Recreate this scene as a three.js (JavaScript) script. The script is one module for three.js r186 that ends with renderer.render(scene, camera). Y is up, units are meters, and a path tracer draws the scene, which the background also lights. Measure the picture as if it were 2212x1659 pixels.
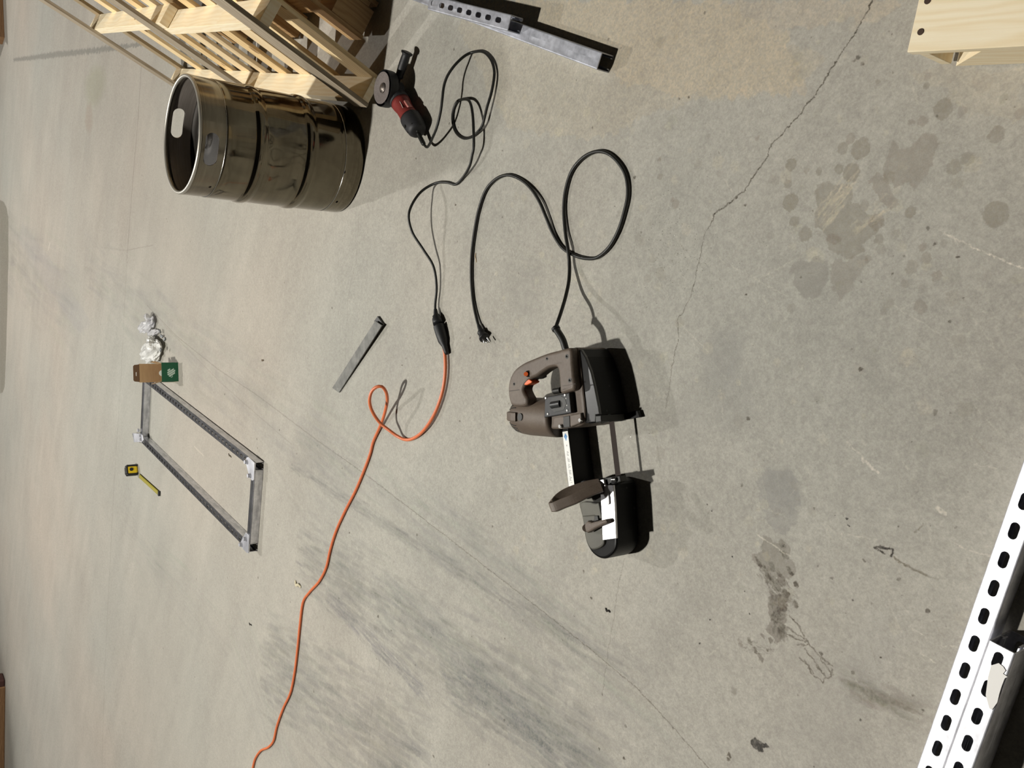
import * as THREE from 'three';
import { mergeGeometries } from 'three/addons/utils/BufferGeometryUtils.js';
import { RoundedBoxGeometry } from 'three/addons/geometries/RoundedBoxGeometry.js';
import { Brush, Evaluator, SUBTRACTION } from 'three-bvh-csg';

// ------------------------------------------------------------------ camera, exposure, lights
const scene = new THREE.Scene();
scene.background = new THREE.Color(0x050505);
const camera = new THREE.PerspectiveCamera(48.78, 2212 / 1659, 0.05, 60);
camera.position.set(0, 1.4884, 0);
camera.rotation.set(0, 0, 0);
{ // a photograph taken with the phone turned on its side: pitched down 38.1 degrees, rolled a quarter turn
  const pitch = new THREE.Quaternion().setFromAxisAngle(new THREE.Vector3(1, 0, 0), -0.6651);
  const roll = new THREE.Quaternion().setFromAxisAngle(new THREE.Vector3(0, 0, 1), -Math.PI / 2 + (-0.0218));
  camera.quaternion.copy(pitch).multiply(roll);
}
camera.updateMatrixWorld();
const renderer = new THREE.WebGLRenderer({ antialias: true });
renderer.toneMapping = THREE.LinearToneMapping;
renderer.toneMappingExposure = 1.02;
renderer.shadowMap.enabled = true;
// high bay lamps, the coned pair added for brightness (fittings are built further down, each with its own light)
const LAMPS = [
  { at: [-0.9, 5.0, -3.35], power: 82, color: [1.0, 0.97, 0.9] },
  { at: [0.65, 5.0, -9.0], power: 62, color: [1.0, 0.97, 0.92] },
  { at: [-5.0, 7.0, -13.5], power: 220, color: [1.0, 0.97, 0.92], cone: 0.95 },  // added to brighten the far floor, cone kept off the near side
  { at: [5.5, 7.0, -13.5], power: 270, color: [1.0, 0.97, 0.92], cone: 0.95 },  // added likewise, for the far right floor
];

// ------------------------------------------------------------------ helpers
let seed = 1;
const rnd = () => { seed = (seed * 1664525 + 1013904223) >>> 0; return seed / 4294967296; };
const rr = (a, b) => a + (b - a) * rnd();
const hash2 = (x, y) => { let h = Math.imul(x, 374761393) + Math.imul(y, 668265263) | 0; h = Math.imul(h ^ (h >>> 13), 1274126177); return ((h ^ (h >>> 16)) >>> 0) / 4294967296; };
const vnoise = (x, y) => {
  const xi = Math.floor(x), yi = Math.floor(y); let u = x - xi, v = y - yi; u = u * u * (3 - 2 * u); v = v * v * (3 - 2 * v);
  const a = hash2(xi, yi), b = hash2(xi + 1, yi), c = hash2(xi, yi + 1), d = hash2(xi + 1, yi + 1);
  return a + (b - a) * u + (c - a) * v + (a - b - c + d) * u * v;
};
const fbm = (x, y, o) => { let s = 0, a = 0.5, t = 0; for (let i = 0; i < o; i++) { s += a * vnoise(x, y); t += a; a *= 0.55; x = x * 2.03 + 17.1; y = y * 2.03 + 5.7; } return s / t; };
const used = {};
const numbered = (n) => { used[n] = (used[n] ?? -1) + 1; return used[n] ? n + '_' + String(used[n]).padStart(3, '0') : n; };
function thing(name, label, category, [x, y, z] = [0, 0, 0], group) {
  const o = new THREE.Group(); o.name = numbered(name); o.position.set(x, y, z); scene.add(o);
  o.userData = { label, category }; if (group) o.userData.group = group;
  return o;
}
const withUv = (g) => { g = g.index ? g.toNonIndexed() : g; for (const k of Object.keys(g.attributes)) if (!['position', 'normal', 'uv'].includes(k)) g.deleteAttribute(k); g.morphAttributes = {}; return g; };
function geo(list) { return Array.isArray(list) ? (list.length === 1 ? list[0] : mergeGeometries(list.map(withUv))) : list; }
// a part: geometry given in world metres, moved into its thing's frame
function part(name, list, mat, parent, label) {
  const g = geo(list), m = new THREE.Mesh(g, mat); m.name = name;
  const p = new THREE.Vector3(); for (let q = parent; q; q = q.parent) p.add(q.position);
  m.position.copy(p.negate());
  m.castShadow = m.receiveShadow = true; parent.add(m);
  if (label) m.userData.label = label;
  return m;
}
// a part given in its thing's own frame
function local(name, list, mat, parent, label) {
  const m = new THREE.Mesh(geo(list), mat); m.name = name; m.castShadow = m.receiveShadow = true; parent.add(m);
  if (label) m.userData.label = label;
  return m;
}
function structure(name, list, mat) { const m = new THREE.Mesh(geo(list), mat); m.name = name; m.userData.kind = 'structure'; m.castShadow = m.receiveShadow = true; scene.add(m); return m; }
// plan outline [[x, z], ...] raised between two heights, edges rounded by b
function slab(pts, y0, y1, b = 0.002, holes = [], seg = 2) {
  const s = new THREE.Shape(pts.map(([x, z]) => new THREE.Vector2(x, -z)));
  for (const h of holes) s.holes.push(new THREE.Path(h.map(([x, z]) => new THREE.Vector2(x, -z))));
  const g = new THREE.ExtrudeGeometry(s, { depth: Math.max(1e-4, y1 - y0 - 2 * b), bevelEnabled: b > 0, bevelThickness: b, bevelSize: b, bevelOffset: -b, bevelSegments: seg, curveSegments: 8 });
  return g.rotateX(-Math.PI / 2).translate(0, y0 + b, 0);
}
// closed smooth outline through points
function smooth(pts, n = 6) {
  const c = new THREE.CatmullRomCurve3(pts.map(([x, z]) => new THREE.Vector3(x, 0, z)), true, 'centripetal');
  return c.getPoints(pts.length * n).slice(0, -1).map((p) => [p.x, p.z]);
}
const V = (a) => new THREE.Vector3(...a);
function tube(pts, r, seg = 200, rad = 10, caps = true) {
  const c = new THREE.CatmullRomCurve3(pts.map(V), false, 'centripetal'); const g = [new THREE.TubeGeometry(c, seg, r, rad, false)];
  if (caps) for (const p of [pts[0], pts[pts.length - 1]]) g.push(new THREE.SphereGeometry(r, rad, 6).translate(...p));
  return mergeGeometries(g.map(withUv));
}
// a cylinder (or cone) between two points
function rod(a, b, r0, r1 = r0, n = 20) {
  const A = V(a), B = V(b), d = B.clone().sub(A), g = new THREE.CylinderGeometry(r1, r0, d.length(), n);
  g.applyQuaternion(new THREE.Quaternion().setFromUnitVectors(new THREE.Vector3(0, 1, 0), d.clone().normalize()));
  return g.translate(...A.add(B).multiplyScalar(0.5).toArray());
}
// a lathe turned around the axis from a towards b; profile [[radius, distance from a], ...]
function turned(a, b, prof, n = 32) {
  const A = V(a), d = V(b).sub(A).normalize(), g = new THREE.LatheGeometry(prof.map(([r, y]) => new THREE.Vector2(r, y)), n);
  return g.applyQuaternion(new THREE.Quaternion().setFromUnitVectors(new THREE.Vector3(0, 1, 0), d)).translate(...A.toArray());
}
const basis = (o, x, y, z) => new THREE.Matrix4().makeBasis(x, y, z).setPosition(o);
const rbox = (w, h, d, r = 0.001, s = 1) => new RoundedBoxGeometry(w, h, d, s, r);
// box whose grain (u) runs along its longest side; uv in board units
function board(w, h, d, r = 0.0015) {
  const g = withUv(new RoundedBoxGeometry(w, h, d, 1, r)), p = g.attributes.position, n = g.attributes.normal, uv = g.attributes.uv;
  const dim = [w, h, d], L = dim.indexOf(Math.max(...dim)), off = rnd() * 7, off2 = rnd() * 3;
  for (let i = 0; i < p.count; i++) {
    const c = [p.getX(i), p.getY(i), p.getZ(i)], nn = [Math.abs(n.getX(i)), Math.abs(n.getY(i)), Math.abs(n.getZ(i))], k = nn.indexOf(Math.max(...nn));
    if (k === L) { const o = [0, 1, 2].filter((q) => q !== L); uv.setXY(i, c[o[0]] * 0.05 + off, c[o[1]] / 0.25 + off2); } else {
      const o = [0, 1, 2].find((q) => q !== L && q !== k); uv.setXY(i, c[L] / 1.2 + off, c[o] / 0.25 + off2 + k * 0.31);
    }
  }
  return g;
}

// ------------------------------------------------------------------ materials
const canvas = (w, h) => { const c = document.createElement('canvas'); c.width = w; c.height = h; return c; };
function tex(c, srgb = true, rep = true) { const t = new THREE.CanvasTexture(c); if (srgb) t.colorSpace = THREE.SRGBColorSpace; if (rep) t.wrapS = t.wrapT = THREE.RepeatWrapping; t.magFilter = THREE.LinearFilter; return t; }
function painted(w, h, f) { const c = canvas(w, h), x = c.getContext('2d'), im = x.createImageData(w, h); for (let j = 0; j < h; j++) for (let i = 0; i < w; i++) { const v = f(i, j), o = (j * w + i) * 4; im.data[o] = v[0]; im.data[o + 1] = v[1]; im.data[o + 2] = v[2]; im.data[o + 3] = 255; } x.putImageData(im, 0, 0); return c; }
const mix = (a, b, t) => a.map((v, i) => v + (b[i] - v) * t);
function woodTexture(light, dark, rough, sd, knots) {
  const ks = []; for (let i = 0; i < knots; i++) ks.push([hash2(i, sd) * 1024, hash2(i + 9, sd) * 256, 7 + hash2(i + 3, sd) * 9]);
  return tex(painted(1024, 256, (i, j) => {
    let jj = j, kd = 0;
    for (const [kx, ky, kr] of ks) { const dx = (i - kx) / 3, dy = j - ky, d = Math.hypot(dx, dy); jj += Math.sign(dy || 1) * 9 * Math.exp(-d * d / (kr * kr * 5)); const e = Math.hypot((i - kx) / 1.4, dy); if (e < kr) kd = Math.max(kd, 1 - (e / kr) ** 2 * 0.5); }
    const wave = fbm(i / 260 + sd, 3 + sd, 3) * 26, g = Math.abs(Math.sin((jj + wave) * 0.16 + fbm(i / 150 + sd, jj / 40, 3) * 5));
    const fine = fbm(i / 55 + sd, j / 1.3, 2), t = Math.min(1, Math.pow(g, 3) * 0.42 + (fine - 0.35) * rough + fbm(i / 200, j / 70 + sd, 3) * 0.35);
    let c = mix(light, dark, Math.max(0, t)); if (kd) c = mix(c, [112, 78, 44], kd * 0.85);
    return c;
  }));
}
const std = (o) => new THREE.MeshStandardMaterial(o), phys = (o) => new THREE.MeshPhysicalMaterial(o);
const pine = [0, 1, 2].map((k) => std({ map: woodTexture([[242, 222, 180], [234, 210, 164], [238, 220, 186]][k], [[212, 178, 124], [200, 164, 108], [208, 178, 130]][k], 0.5, 3 + k * 7, 3), roughness: 0.75 }));
const weathered = std({ map: woodTexture([176, 164, 144], [128, 114, 94], 0.7, 41, 2), roughness: 0.85 });
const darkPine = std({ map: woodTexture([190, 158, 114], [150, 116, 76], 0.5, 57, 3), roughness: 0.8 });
const freshPine = std({ map: woodTexture([250, 238, 210], [236, 214, 172], 0.3, 77, 2), roughness: 0.7 });
const oldWood = std({ map: woodTexture([150, 116, 80], [110, 78, 50], 0.6, 91, 2), roughness: 0.85 });
const zincMap = tex(painted(512, 512, (i, j) => { const a = fbm(i / 34, j / 34, 4), b = vnoise(i / 9 + 40, j / 9), c = fbm(i / 120 + 9, j / 26, 3); const v = 206 + 60 * (a - 0.5) + 10 * (b - 0.5) + 60 * (c - 0.5); return [v, v + 1, v + 7]; }));
const zincRough = tex(painted(512, 512, (i, j) => { const v = 255 * (0.36 + 0.22 * fbm(i / 28 + 5, j / 28, 4)); return [v, v, v]; }), false);
const zinc = std({ map: zincMap, color: 0xe2e4e8, metalness: 0.55, roughness: 1, roughnessMap: zincRough });
const zincFrame = std({ map: zincMap, color: 0xffffff, metalness: 0.93, roughness: 0.2 });
const zincBright = std({ map: zincMap, color: 0xffffff, metalness: 0.85, roughness: 0.5 });
const chrome = std({ color: 0xd8d8d6, metalness: 1, roughness: 0.22 });
const steelMap = tex(painted(512, 512, (i, j) => { const a = fbm(i / 40, j / 6, 4), b = fbm(i / 60 + 3, j / 60, 3); const v = 178 + 34 * (a - 0.5) + 44 * (b - 0.5); return [v, v - 4, v - 14]; }));
const steelRough = tex(painted(512, 512, (i, j) => { const v = 255 * (0.06 + 0.16 * fbm(i / 50 + 2, j / 20, 4) ** 1.5); return [v, v, v]; }), false);
const stainless = std({ map: steelMap, color: 0xa19b8e, metalness: 1, roughness: 1, roughnessMap: steelRough });
const chimeSteel = std({ map: steelMap, color: 0xb4afa6, metalness: 1, roughness: 0.2 });
const stainlessDull = std({ map: steelMap, color: 0xd9d6d2, metalness: 1, roughness: 0.36 });
const blackPlastic = std({ color: 0x17181a, roughness: 0.55 });
const rubber = std({ color: 0x14140f, roughness: 0.5 });
const darkGrey = std({ color: 0x2a2a2c, roughness: 0.6 });
const brownPlasticMap = tex(painted(256, 256, (i, j) => { const d = fbm(i / 22, j / 22, 4), s = hash2(i, j); return mix([86, 74, 64], [104, 92, 80], d).map((v) => v + (s - 0.5) * 9); }));
const brownPlastic = std({ map: brownPlasticMap, roughness: 0.55 });
const brownDark = std({ color: 0x3a3029, roughness: 0.6 });
const blackPaintMap = tex(painted(256, 256, (i, j) => { const d = fbm(i / 16, j / 16, 4), s = hash2(i, j); const v = 9 + 6 * (d - 0.4) + (s > 0.9975 ? 50 : 0); return [v, v, v]; }));
const blackPaint = phys({ map: blackPaintMap, roughness: 0.42, specularIntensity: 0.3, clearcoat: 0.08, clearcoatRoughness: 0.25 });
const dustyPaint = std({ map: tex(painted(256, 256, (i, j) => { const d = fbm(i / 40, j / 40, 4), e = fbm(i / 12 + 7, j / 12, 3); return mix([72, 71, 66], [112, 110, 98], d * 0.7 + e * 0.4).map((v) => v - 6); })), roughness: 0.6 });
const orangePlastic = std({ color: 0xe8692f, roughness: 0.45 });
const redPlastic = std({ map: tex(painted(128, 128, (i, j) => mix([140, 50, 45], [116, 42, 38], fbm(i / 20, j / 20, 3)))), roughness: 0.55 });
const orangeCord = phys({ color: 0xdd7648, roughness: 0.45, clearcoat: 0.2, clearcoatRoughness: 0.4 });
const bladeSteel = std({ color: 0x6b625e, metalness: 0.8, roughness: 0.5 });
const worn = std({ map: zincMap, color: 0xf4f2ee, metalness: 0.7, roughness: 0.4 });

// ------------------------------------------------------------------ the concrete floor
const J = [];   // things drawn on the concrete: functions of (ctx, scale) working in metres
const line = (pts, w, col, a, wob = 0) => J.push((c) => { c.strokeStyle = col; c.globalAlpha = a; c.lineWidth = w; c.lineCap = c.lineJoin = 'round'; c.beginPath(); let last = null;
  pts.forEach(([x, z], i) => { if (!i) { c.moveTo(x, z); last = [x, z]; return; } const n = wob ? Math.max(2, Math.ceil(Math.hypot(x - last[0], z - last[1]) / 0.012)) : 1; for (let k = 1; k <= n; k++) { const t = k / n, qx = last[0] + (x - last[0]) * t, qz = last[1] + (z - last[1]) * t; c.lineTo(qx + (fbm(qx * 70 + 3, qz * 70, 2) - 0.5) * wob, qz + (fbm(qx * 70 + 50, qz * 70, 2) - 0.5) * wob); } last = [x, z]; }); c.stroke(); });
const blot = ([x, z], r, col, a, jag = 0.35, sx = 1, rot = 0, soft = 0) => { const id = J.length * 3.7; J.push((c) => { const n = 44; c.fillStyle = col; for (let q = soft ? 5 : 0; q >= 0; q--) { c.globalAlpha = soft ? a / 5 : a; const rad = r * (1 - (soft ? q / 6 : 0) * soft); c.beginPath(); for (let k = 0; k <= n; k++) { const t = k / n * Math.PI * 2, w = rad * (1 + (fbm(Math.cos(t) * 1.6 + id, Math.sin(t) * 1.6 + id, 4) - 0.5) * 2 * jag), ux = Math.cos(t) * w * sx, uz = Math.sin(t) * w; c.lineTo(x + ux * Math.cos(rot) - uz * Math.sin(rot), z + ux * Math.sin(rot) + uz * Math.cos(rot)); } c.fill(); } }); };
const poly = (pts, col, a, jag = 0.004) => J.push((c) => { c.fillStyle = col; c.globalAlpha = a; c.beginPath(); pts.forEach(([x, z], i) => { const [px, pz] = pts[(i + pts.length - 1) % pts.length], n = Math.max(2, Math.ceil(Math.hypot(x - px, z - pz) / 0.006)); for (let k = 1; k <= n; k++) { const t = k / n, qx = px + (x - px) * t, qz = pz + (z - pz) * t; c.lineTo(qx + (fbm(qx * 60, qz * 60, 3) - 0.5) * 2 * jag, qz + (fbm(qx * 60 + 31, qz * 60, 3) - 0.5) * 2 * jag); } }); c.fill(); });
// scattered smears: many thin strokes inside a band, so that they keep a grain of their own
const smear = (a, b, width, n, len, col, alpha, w = 0.006, sd = 5) => J.push((c) => { const dx = b[0] - a[0], dz = b[1] - a[1], L = Math.hypot(dx, dz), ux = dx / L, uz = dz / L; c.strokeStyle = col; c.lineCap = 'round'; for (let i = 0; i < n; i++) { const t = hash2(i, sd) * L, o = (hash2(i, sd + 1) + hash2(i, sd + 2) - 1) * width, l = len * (0.3 + hash2(i, sd + 3)), x = a[0] + ux * t - uz * o, z = a[1] + uz * t + ux * o, k = (hash2(i, sd + 4) - 0.5) * 0.25; c.globalAlpha = alpha * (0.4 + hash2(i, sd + 6)); c.lineWidth = w * (0.4 + hash2(i, sd + 5) * 1.2); c.beginPath(); c.moveTo(x, z); c.lineTo(x + (ux - uz * k) * l, z + (uz + ux * k) * l); c.stroke(); } });

// tyre smears and trowel marks, running with the saw-cut joint
const SM = '#6f716c';
smear([1.0637,-7.3721], [-0.2981,-3.1222], 0.30, 500, 0.35, SM, 0.045, 0.03, 11);
smear([-0.1571,-3.3806], [-0.7536,-1.5068], 0.16, 520, 0.20, SM, 0.05, 0.014, 21);
smear([-0.704,-2.692], [-0.9455,-1.8389], 0.10, 330, 0.16, SM, 0.055, 0.012, 31);
smear([-0.3721,-2.3413], [-0.6111,-1.6556], 0.07, 220, 0.12, SM, 0.05, 0.01, 41);
smear([-0.936,-1.988], [-0.9788,-1.5631], 0.07, 240, 0.10, SM, 0.055, 0.009, 51);
smear([1.8779,-11.924], [0.8413,-8.1251], 0.5, 200, 0.8, SM, 0.045, 0.07, 61);
smear([-0.8828,-6.3791], [-1.256,-4.4892], 0.2, 160, 0.3, SM, 0.04, 0.016, 71);
smear([-1.1263,-4.2082], [-1.6241,-3.5548], 0.25, 160, 0.3, SM, 0.035, 0.014, 81);
smear([0.3554,-1.898], [0.2177,-1.5593], 0.12, 80, 0.08, '#d5cdb9', 0.05, 0.006, 91);
smear([-0.6694,-3.4074], [-0.962,-1.5794], 0.20, 1100, 0.10, '#62635f', 0.085, 0.014, 201);  // from here on, denser strokes laid to darken the left of the floor
smear([-1.2488,-3.8523], [-1.2884,-2.4648], 0.28, 900, 0.14, '#62635f', 0.075, 0.018, 211);
smear([-0.9222,-2.3082], [-1.0088,-1.6505], 0.10, 600, 0.05, '#5a5b5c', 0.08, 0.008, 221);
smear([-0.3199,-3.4851], [-0.696,-1.5543], 0.035, 420, 0.12, '#5a5b58', 0.07, 0.007, 231);
smear([-0.8195,-3.1479], [-1.0056,-2.4531], 0.05, 260, 0.09, '#55565a', 0.08, 0.008, 241);
// broader cool patches
for (const [p, r, a, sx] of [[[0.0496,-1.1596], 0.06, 0.16, 1.4], [[-0.0405,-1.1256], 0.07, 0.10, 1.2], [[-0.2284,-1.0167], 0.055, 0.16, 1], [[-0.0819,-1.2396], 0.07, 0.07, 1.5], [[0.2679,-1.8175], 0.09, 0.06, 1.2], [[0.0872,-2.5284], 0.09, 0.08, 1.4], [[-0.5231,-0.8356], 0.06, 0.08, 2], [[-0.5491,-1.3488], 0.10, 0.05, 1.6], [[-0.6341,-0.9233], 0.1, 0.06, 1.6], [[-0.4605,-1.7057], 0.08, 0.05, 1.5]]) blot(p, r, '#6b6d68', a, 0.45, sx, 0.4, 0.5);
// tan patches with a ragged edge at the right of the keg
poly([[1.1589,-2.0737],[0.7251,-1.4303],[0.651,-1.2864],[0.5843,-1.074],[0.5636,-0.9445],[0.6994,-0.9828],[0.6502,-0.7909],[0.6648,-0.7393]], '#d2b48a', 0.16, 0.02);
poly([[1.093,-2.1253],[0.7214,-1.885],[0.6135,-1.5468],[0.622,-1.2201],[0.5662,-0.9861],[0.6067,-0.8936],[0.8128,-1.1391],[1.1678,-2.0977]], '#d0b284', 0.12, 0.025);
poly([[0.5426,-0.742],[0.485,-0.5537],[0.404,-0.5553],[0.4418,-0.6414]], '#c0a27a', 0.07, 0.02);
// cracks and joints
const CR = '#3d382d';
line([[0.6881,-0.8024],[0.6578,-0.8247],[0.6401,-0.8407],[0.6144,-0.8628],[0.5803,-0.8943],[0.5484,-0.9227],[0.5378,-0.94],[0.5142,-0.9643],[0.5046,-0.9876],[0.4906,-0.9987],[0.4758,-1.0229],[0.4481,-1.038],[0.4356,-1.0551],[0.4172,-1.0726],[0.3981,-1.0881],[0.3865,-1.1143],[0.368,-1.1486],[0.3597,-1.1698],[0.3431,-1.179]], 0.0022, CR, 0.85, 0.008);
line([[0.3431,-1.179],[0.3255,-1.196],[0.2868,-1.2099],[0.2275,-1.2284],[0.1876,-1.2426],[0.1602,-1.2621],[0.1388,-1.283],[0.107,-1.2798],[0.0862,-1.2859],[0.0339,-1.3012]], 0.0014, CR, 0.7, 0.006);
line([[0.0339,-1.3012],[-0.0191,-1.311],[-0.0618,-1.3235]], 0.0011, CR, 0.55, 0.006);
line([[-0.4311,-1.4652],[-0.4855,-1.4858],[-0.5816,-1.5096],[-0.6911,-1.5342],[-0.7904,-1.5572]], 0.0011, CR, 0.45, 0.008);
line([[-0.8811,-2.6664],[-1.0809,-2.7358],[-1.2298,-2.784],[-1.4068,-2.8096]], 0.0012, CR, 0.28, 0.008);
line([[0.6406,-2.7876],[0.4738,-2.8133],[0.3437,-2.8857],[0.0833,-2.9244],[-0.0399,-2.9571]], 0.0014, CR, 0.3, 0.01);
line([[0.5424,-5.5905],[0.3199,-5.0151],[0.1096,-4.3317],[-0.0332,-3.7829],[-0.2166,-3.1603],[-0.32,-2.7781],[-0.4685,-2.2903],[-0.5856,-1.9098],[-0.6763,-1.6222],[-0.7438,-1.4283],[-0.8217,-1.2869],[-0.8617,-1.222]], 0.0022, CR, 0.42, 0.004);
line([[0.4035,-5.2632],[0.0307,-4.2687],[-0.1249,-3.7881],[-0.2376,-3.4322]], 0.003, CR, 0.18, 0.006);
line([[2.0846,-5.5951],[1.7361,-5.7096],[1.3547,-5.8753],[0.8932,-6.0544]], 0.006, CR, 0.4, 0.004);
line([[0.8932,-6.0544],[0.1531,-6.2646],[-0.6689,-6.5441],[-1.3657,-6.7432],[-2.0995,-6.9529],[-2.885,-7.1143]], 0.0042, CR, 0.33, 0.004);
line([[-2.0884,-7.1931],[-2.3778,-6.9491],[-2.7329,-6.6716]], 0.004, CR, 0.22, 0.01);
line([[1.0583,-6.6785],[0.9581,-6.0972],[0.8989,-5.4399]], 0.004, CR, 0.2, 0.01);
// far marks, with one cast shadow painted among them
poly([[3.6904,-10.6385],[3.0066,-8.2947],[2.3808,-6.2236],[2.1958,-5.5969],[2.1697,-5.5883],[2.4234,-6.4844],[2.9594,-8.3],[3.6366,-10.5803]], '#7b7870', 0.8, 0.02);
blot([2.291,-6.8554], 0.36, '#8d8466', 0.34, 0.3, 0.45, 0.25, 0.5); blot([2.1063,-7.0738], 0.16, '#8d7b66', 0.3, 0.3, 0.8, 0.2, 0.4);
poly([[2.3598,-11.8497],[2.283,-11.5519],[2.1804,-11.3443],[2.0412,-11.2203],[1.5705,-11.2891],[1.101,-11.4305],[0.4588,-11.6364],[0.1026,-11.8031],[0.031,-11.969],[0.0208,-12.2105]], '#6a6558', 0.62, 0.01);  // shadow of something out of view, painted dark into the concrete
poly([[1.8309,-10.2618],[1.2374,-8.7149],[0.5306,-7.1001],[0.4898,-7.6017],[1.1219,-9.201],[1.6738,-10.5315]], '#8b8c92', 0.12, 0.03);
// drops and splashes
const DROP = '#746d5f';
for (const [x, z, r, a] of [[0.4561,-0.6812,46,.42],[0.3916,-0.5964,36,.38],[0.4226,-0.8326,50,.42],[0.4463,-0.8527,26,.3],[0.4321,-0.8688,30,.36],[0.4256,-0.9794,33,.45],[0.3991,-0.9191,18,.4],[0.3951,-0.8772,24,.4],[0.3817,-0.8527,45,.42],[0.389,-0.9886,24,.36],[0.35,-0.9837,47,.45],[0.3114,-0.976,27,.4],[0.2834,-0.9515,38,.36],[0.3525,-0.6661,34,.34],[0.3621,-0.6427,32,.34],[0.2615,-0.6005,58,.42],[0.2889,-0.7417,28,.42],[0.1707,-0.6981,26,.3],[0.1918,-0.7422,30,.25],[0.2244,-0.7221,20,.3],[0.1198,-0.7276,34,.3],[0.4445,-0.7173,26,.3],[0.448,-0.7372,16,.3],[0.4439,-0.6499,22,.26],[0.472,-1.3245,22,.36],[0.4012,-1.2812,28,.3],[0.4118,-1.2895,16,.3],[0.4967,-1.058,14,.3],[0.5123,-1.3261,12,.5],[0.5036,-0.7097,15,.4],[0.5195,-0.7078,18,.26],[0.5361,-0.7965,15,.35],[0.2827,-0.8058,40,.3],[0.2505,-0.8013,24,.36],[0.3166,-0.8279,26,.25],[0.4084,-0.9465,18,.25],[0.2045,-0.7162,26,.25],[0.291,-1.0326,24,.18],[0.1399,-0.9856,26,.2],[0.1188,-0.794,20,.18],[0.5302,-1.1837,14,.2],[0.4441,-1.1567,20,.16],[0.3605,-0.78,30,.25],[0.4172,-0.5604,24,.24],[0.2318,-0.7983,26,.22],[0.1311,-0.7834,24,.2],[0.4471,-0.5842,20,.2],[0.2254,-0.6846,18,.22],[0.2168,-0.8231,20,.28],[0.1641,-0.7543,22,.24]]) blot([x, z], r * 0.00037, DROP, a, 0.16, 1.05, 0.3);
poly([[0.3733,-0.9275],[0.375,-0.9042],[0.3591,-0.8558],[0.331,-0.851],[0.3118,-0.8387],[0.2975,-0.8142],[0.2763,-0.787],[0.262,-0.8011],[0.2467,-0.8331],[0.2357,-0.8262],[0.2227,-0.8553],[0.2339,-0.8885],[0.2574,-0.907],[0.2795,-0.9142],[0.2883,-0.9256],[0.2966,-0.9333],[0.3308,-0.9266]], DROP, 0.36, 0.008);
poly([[0.2765,-0.9065],[0.2765,-0.8951],[0.2628,-0.8728],[0.2512,-0.8881],[0.2609,-0.9069]], DROP, 0.3, 0.004);
poly([[0.423,-0.7668],[0.4053,-0.7605],[0.4031,-0.7375],[0.416,-0.7243],[0.4201,-0.7021],[0.398,-0.6886],[0.3818,-0.6998],[0.3549,-0.7066],[0.3309,-0.7294],[0.3424,-0.7389],[0.3412,-0.7653],[0.359,-0.7885],[0.386,-0.7913],[0.4059,-0.7773]], DROP, 0.30, 0.01);
poly([[0.3654,-0.8197],[0.375,-0.8019],[0.359,-0.7885],[0.336,-0.7721],[0.3076,-0.7593],[0.3008,-0.7762],[0.3281,-0.7996],[0.344,-0.8131]], DROP, 0.30, 0.008);
poly([[0.2372,-0.9668],[0.229,-0.931],[0.222,-0.904],[0.1903,-0.9009],[0.1608,-0.9209],[0.1571,-0.9566],[0.1887,-0.9844],[0.2244,-0.9794]], '#6b6962', 0.28, 0.012);
poly([[0.2176,-0.8965],[0.2285,-0.8479],[0.2142,-0.8161],[0.1929,-0.8343],[0.1751,-0.8564],[0.1546,-0.8569],[0.143,-0.8794],[0.1686,-0.8938]], DROP, 0.26, 0.012);
smear([0.2953,-0.9255], [0.3598,-0.8594], 0.03, 46, 0.04, '#beb39d', 0.35, 0.003, 101);
smear([0.2702,-0.8542], [0.3071,-0.7931], 0.02, 26, 0.03, '#beb39d', 0.3, 0.003, 111);
// the brushed dark prints
const PR = '#4a4338';
for (const [x, z, r, a, sx] of [[-0.3828,-1.0773,14,.55,2.4],[-0.3856,-1.0461,16,.35,2],[-0.3365,-1.0187,20,.3,1.6],[-0.3584,-1.015,22,.35,1.4],[-0.39,-1.003,14,.6,2],[-0.406,-1.0555,16,.5,2.2],[-0.4122,-1.025,26,.4,1.5],[-0.4142,-0.9889,14,.75,1.4],[-0.4362,-1.0127,18,.6,1.2],[-0.4546,-0.992,18,.5,1.3],[-0.422,-1.0382,30,.3,1.6],[-0.4574,-1.0261,46,.36,1],[-0.4893,-1.0356,44,.34,.8],[-0.5092,-1.0231,36,.3,.7],[-0.4178,-1.058,10,.5,2],[-0.5401,-1.0522,14,.5,1.2],[-0.5613,-1.0616,10,.55,1],[-0.5701,-1.0912,10,.45,2.4],[-0.5823,-1.0779,12,.45,2.4],[-0.5538,-1.1046,12,.3,2],[-0.535,-1.0722,9,.4,2.4],[-0.5631,-1.1283,14,.22,2]]) blot([x, z], r * 0.00036, PR, Math.min(0.9, a * 1.1), 0.5, sx, -0.6);
for (const p of [[[-0.4794,-1.0052],[-0.4908,-0.9887],[-0.5168,-0.9728]],[[-0.5027,-1.0101],[-0.514,-0.9934],[-0.5186,-0.9728]],[[-0.5182,-1.0126],[-0.5242,-0.9895],[-0.5222,-0.9647]],[[-0.5353,-0.9898],[-0.5277,-0.9648],[-0.5313,-0.9568]],[[-0.5388,-0.9733],[-0.5586,-0.9494],[-0.5799,-0.9339]],[[-0.5195,-0.9687],[-0.5457,-0.9411],[-0.5723,-0.918]],[[-0.5602,-0.9862],[-0.5699,-0.9659],[-0.5814,-0.954]],[[-0.5448,-0.937],[-0.5606,-0.9138]],[[-0.5658,-0.9496],[-0.5851,-0.9262]],[[-0.5609,-0.9738],[-0.5861,-0.9581],[-0.5944,-0.9343]],[[-0.5944,-0.9343],[-0.5795,-0.9182],[-0.5646,-0.9159]]]) line(p, 0.0026, PR, 0.55, 0.006);
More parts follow.
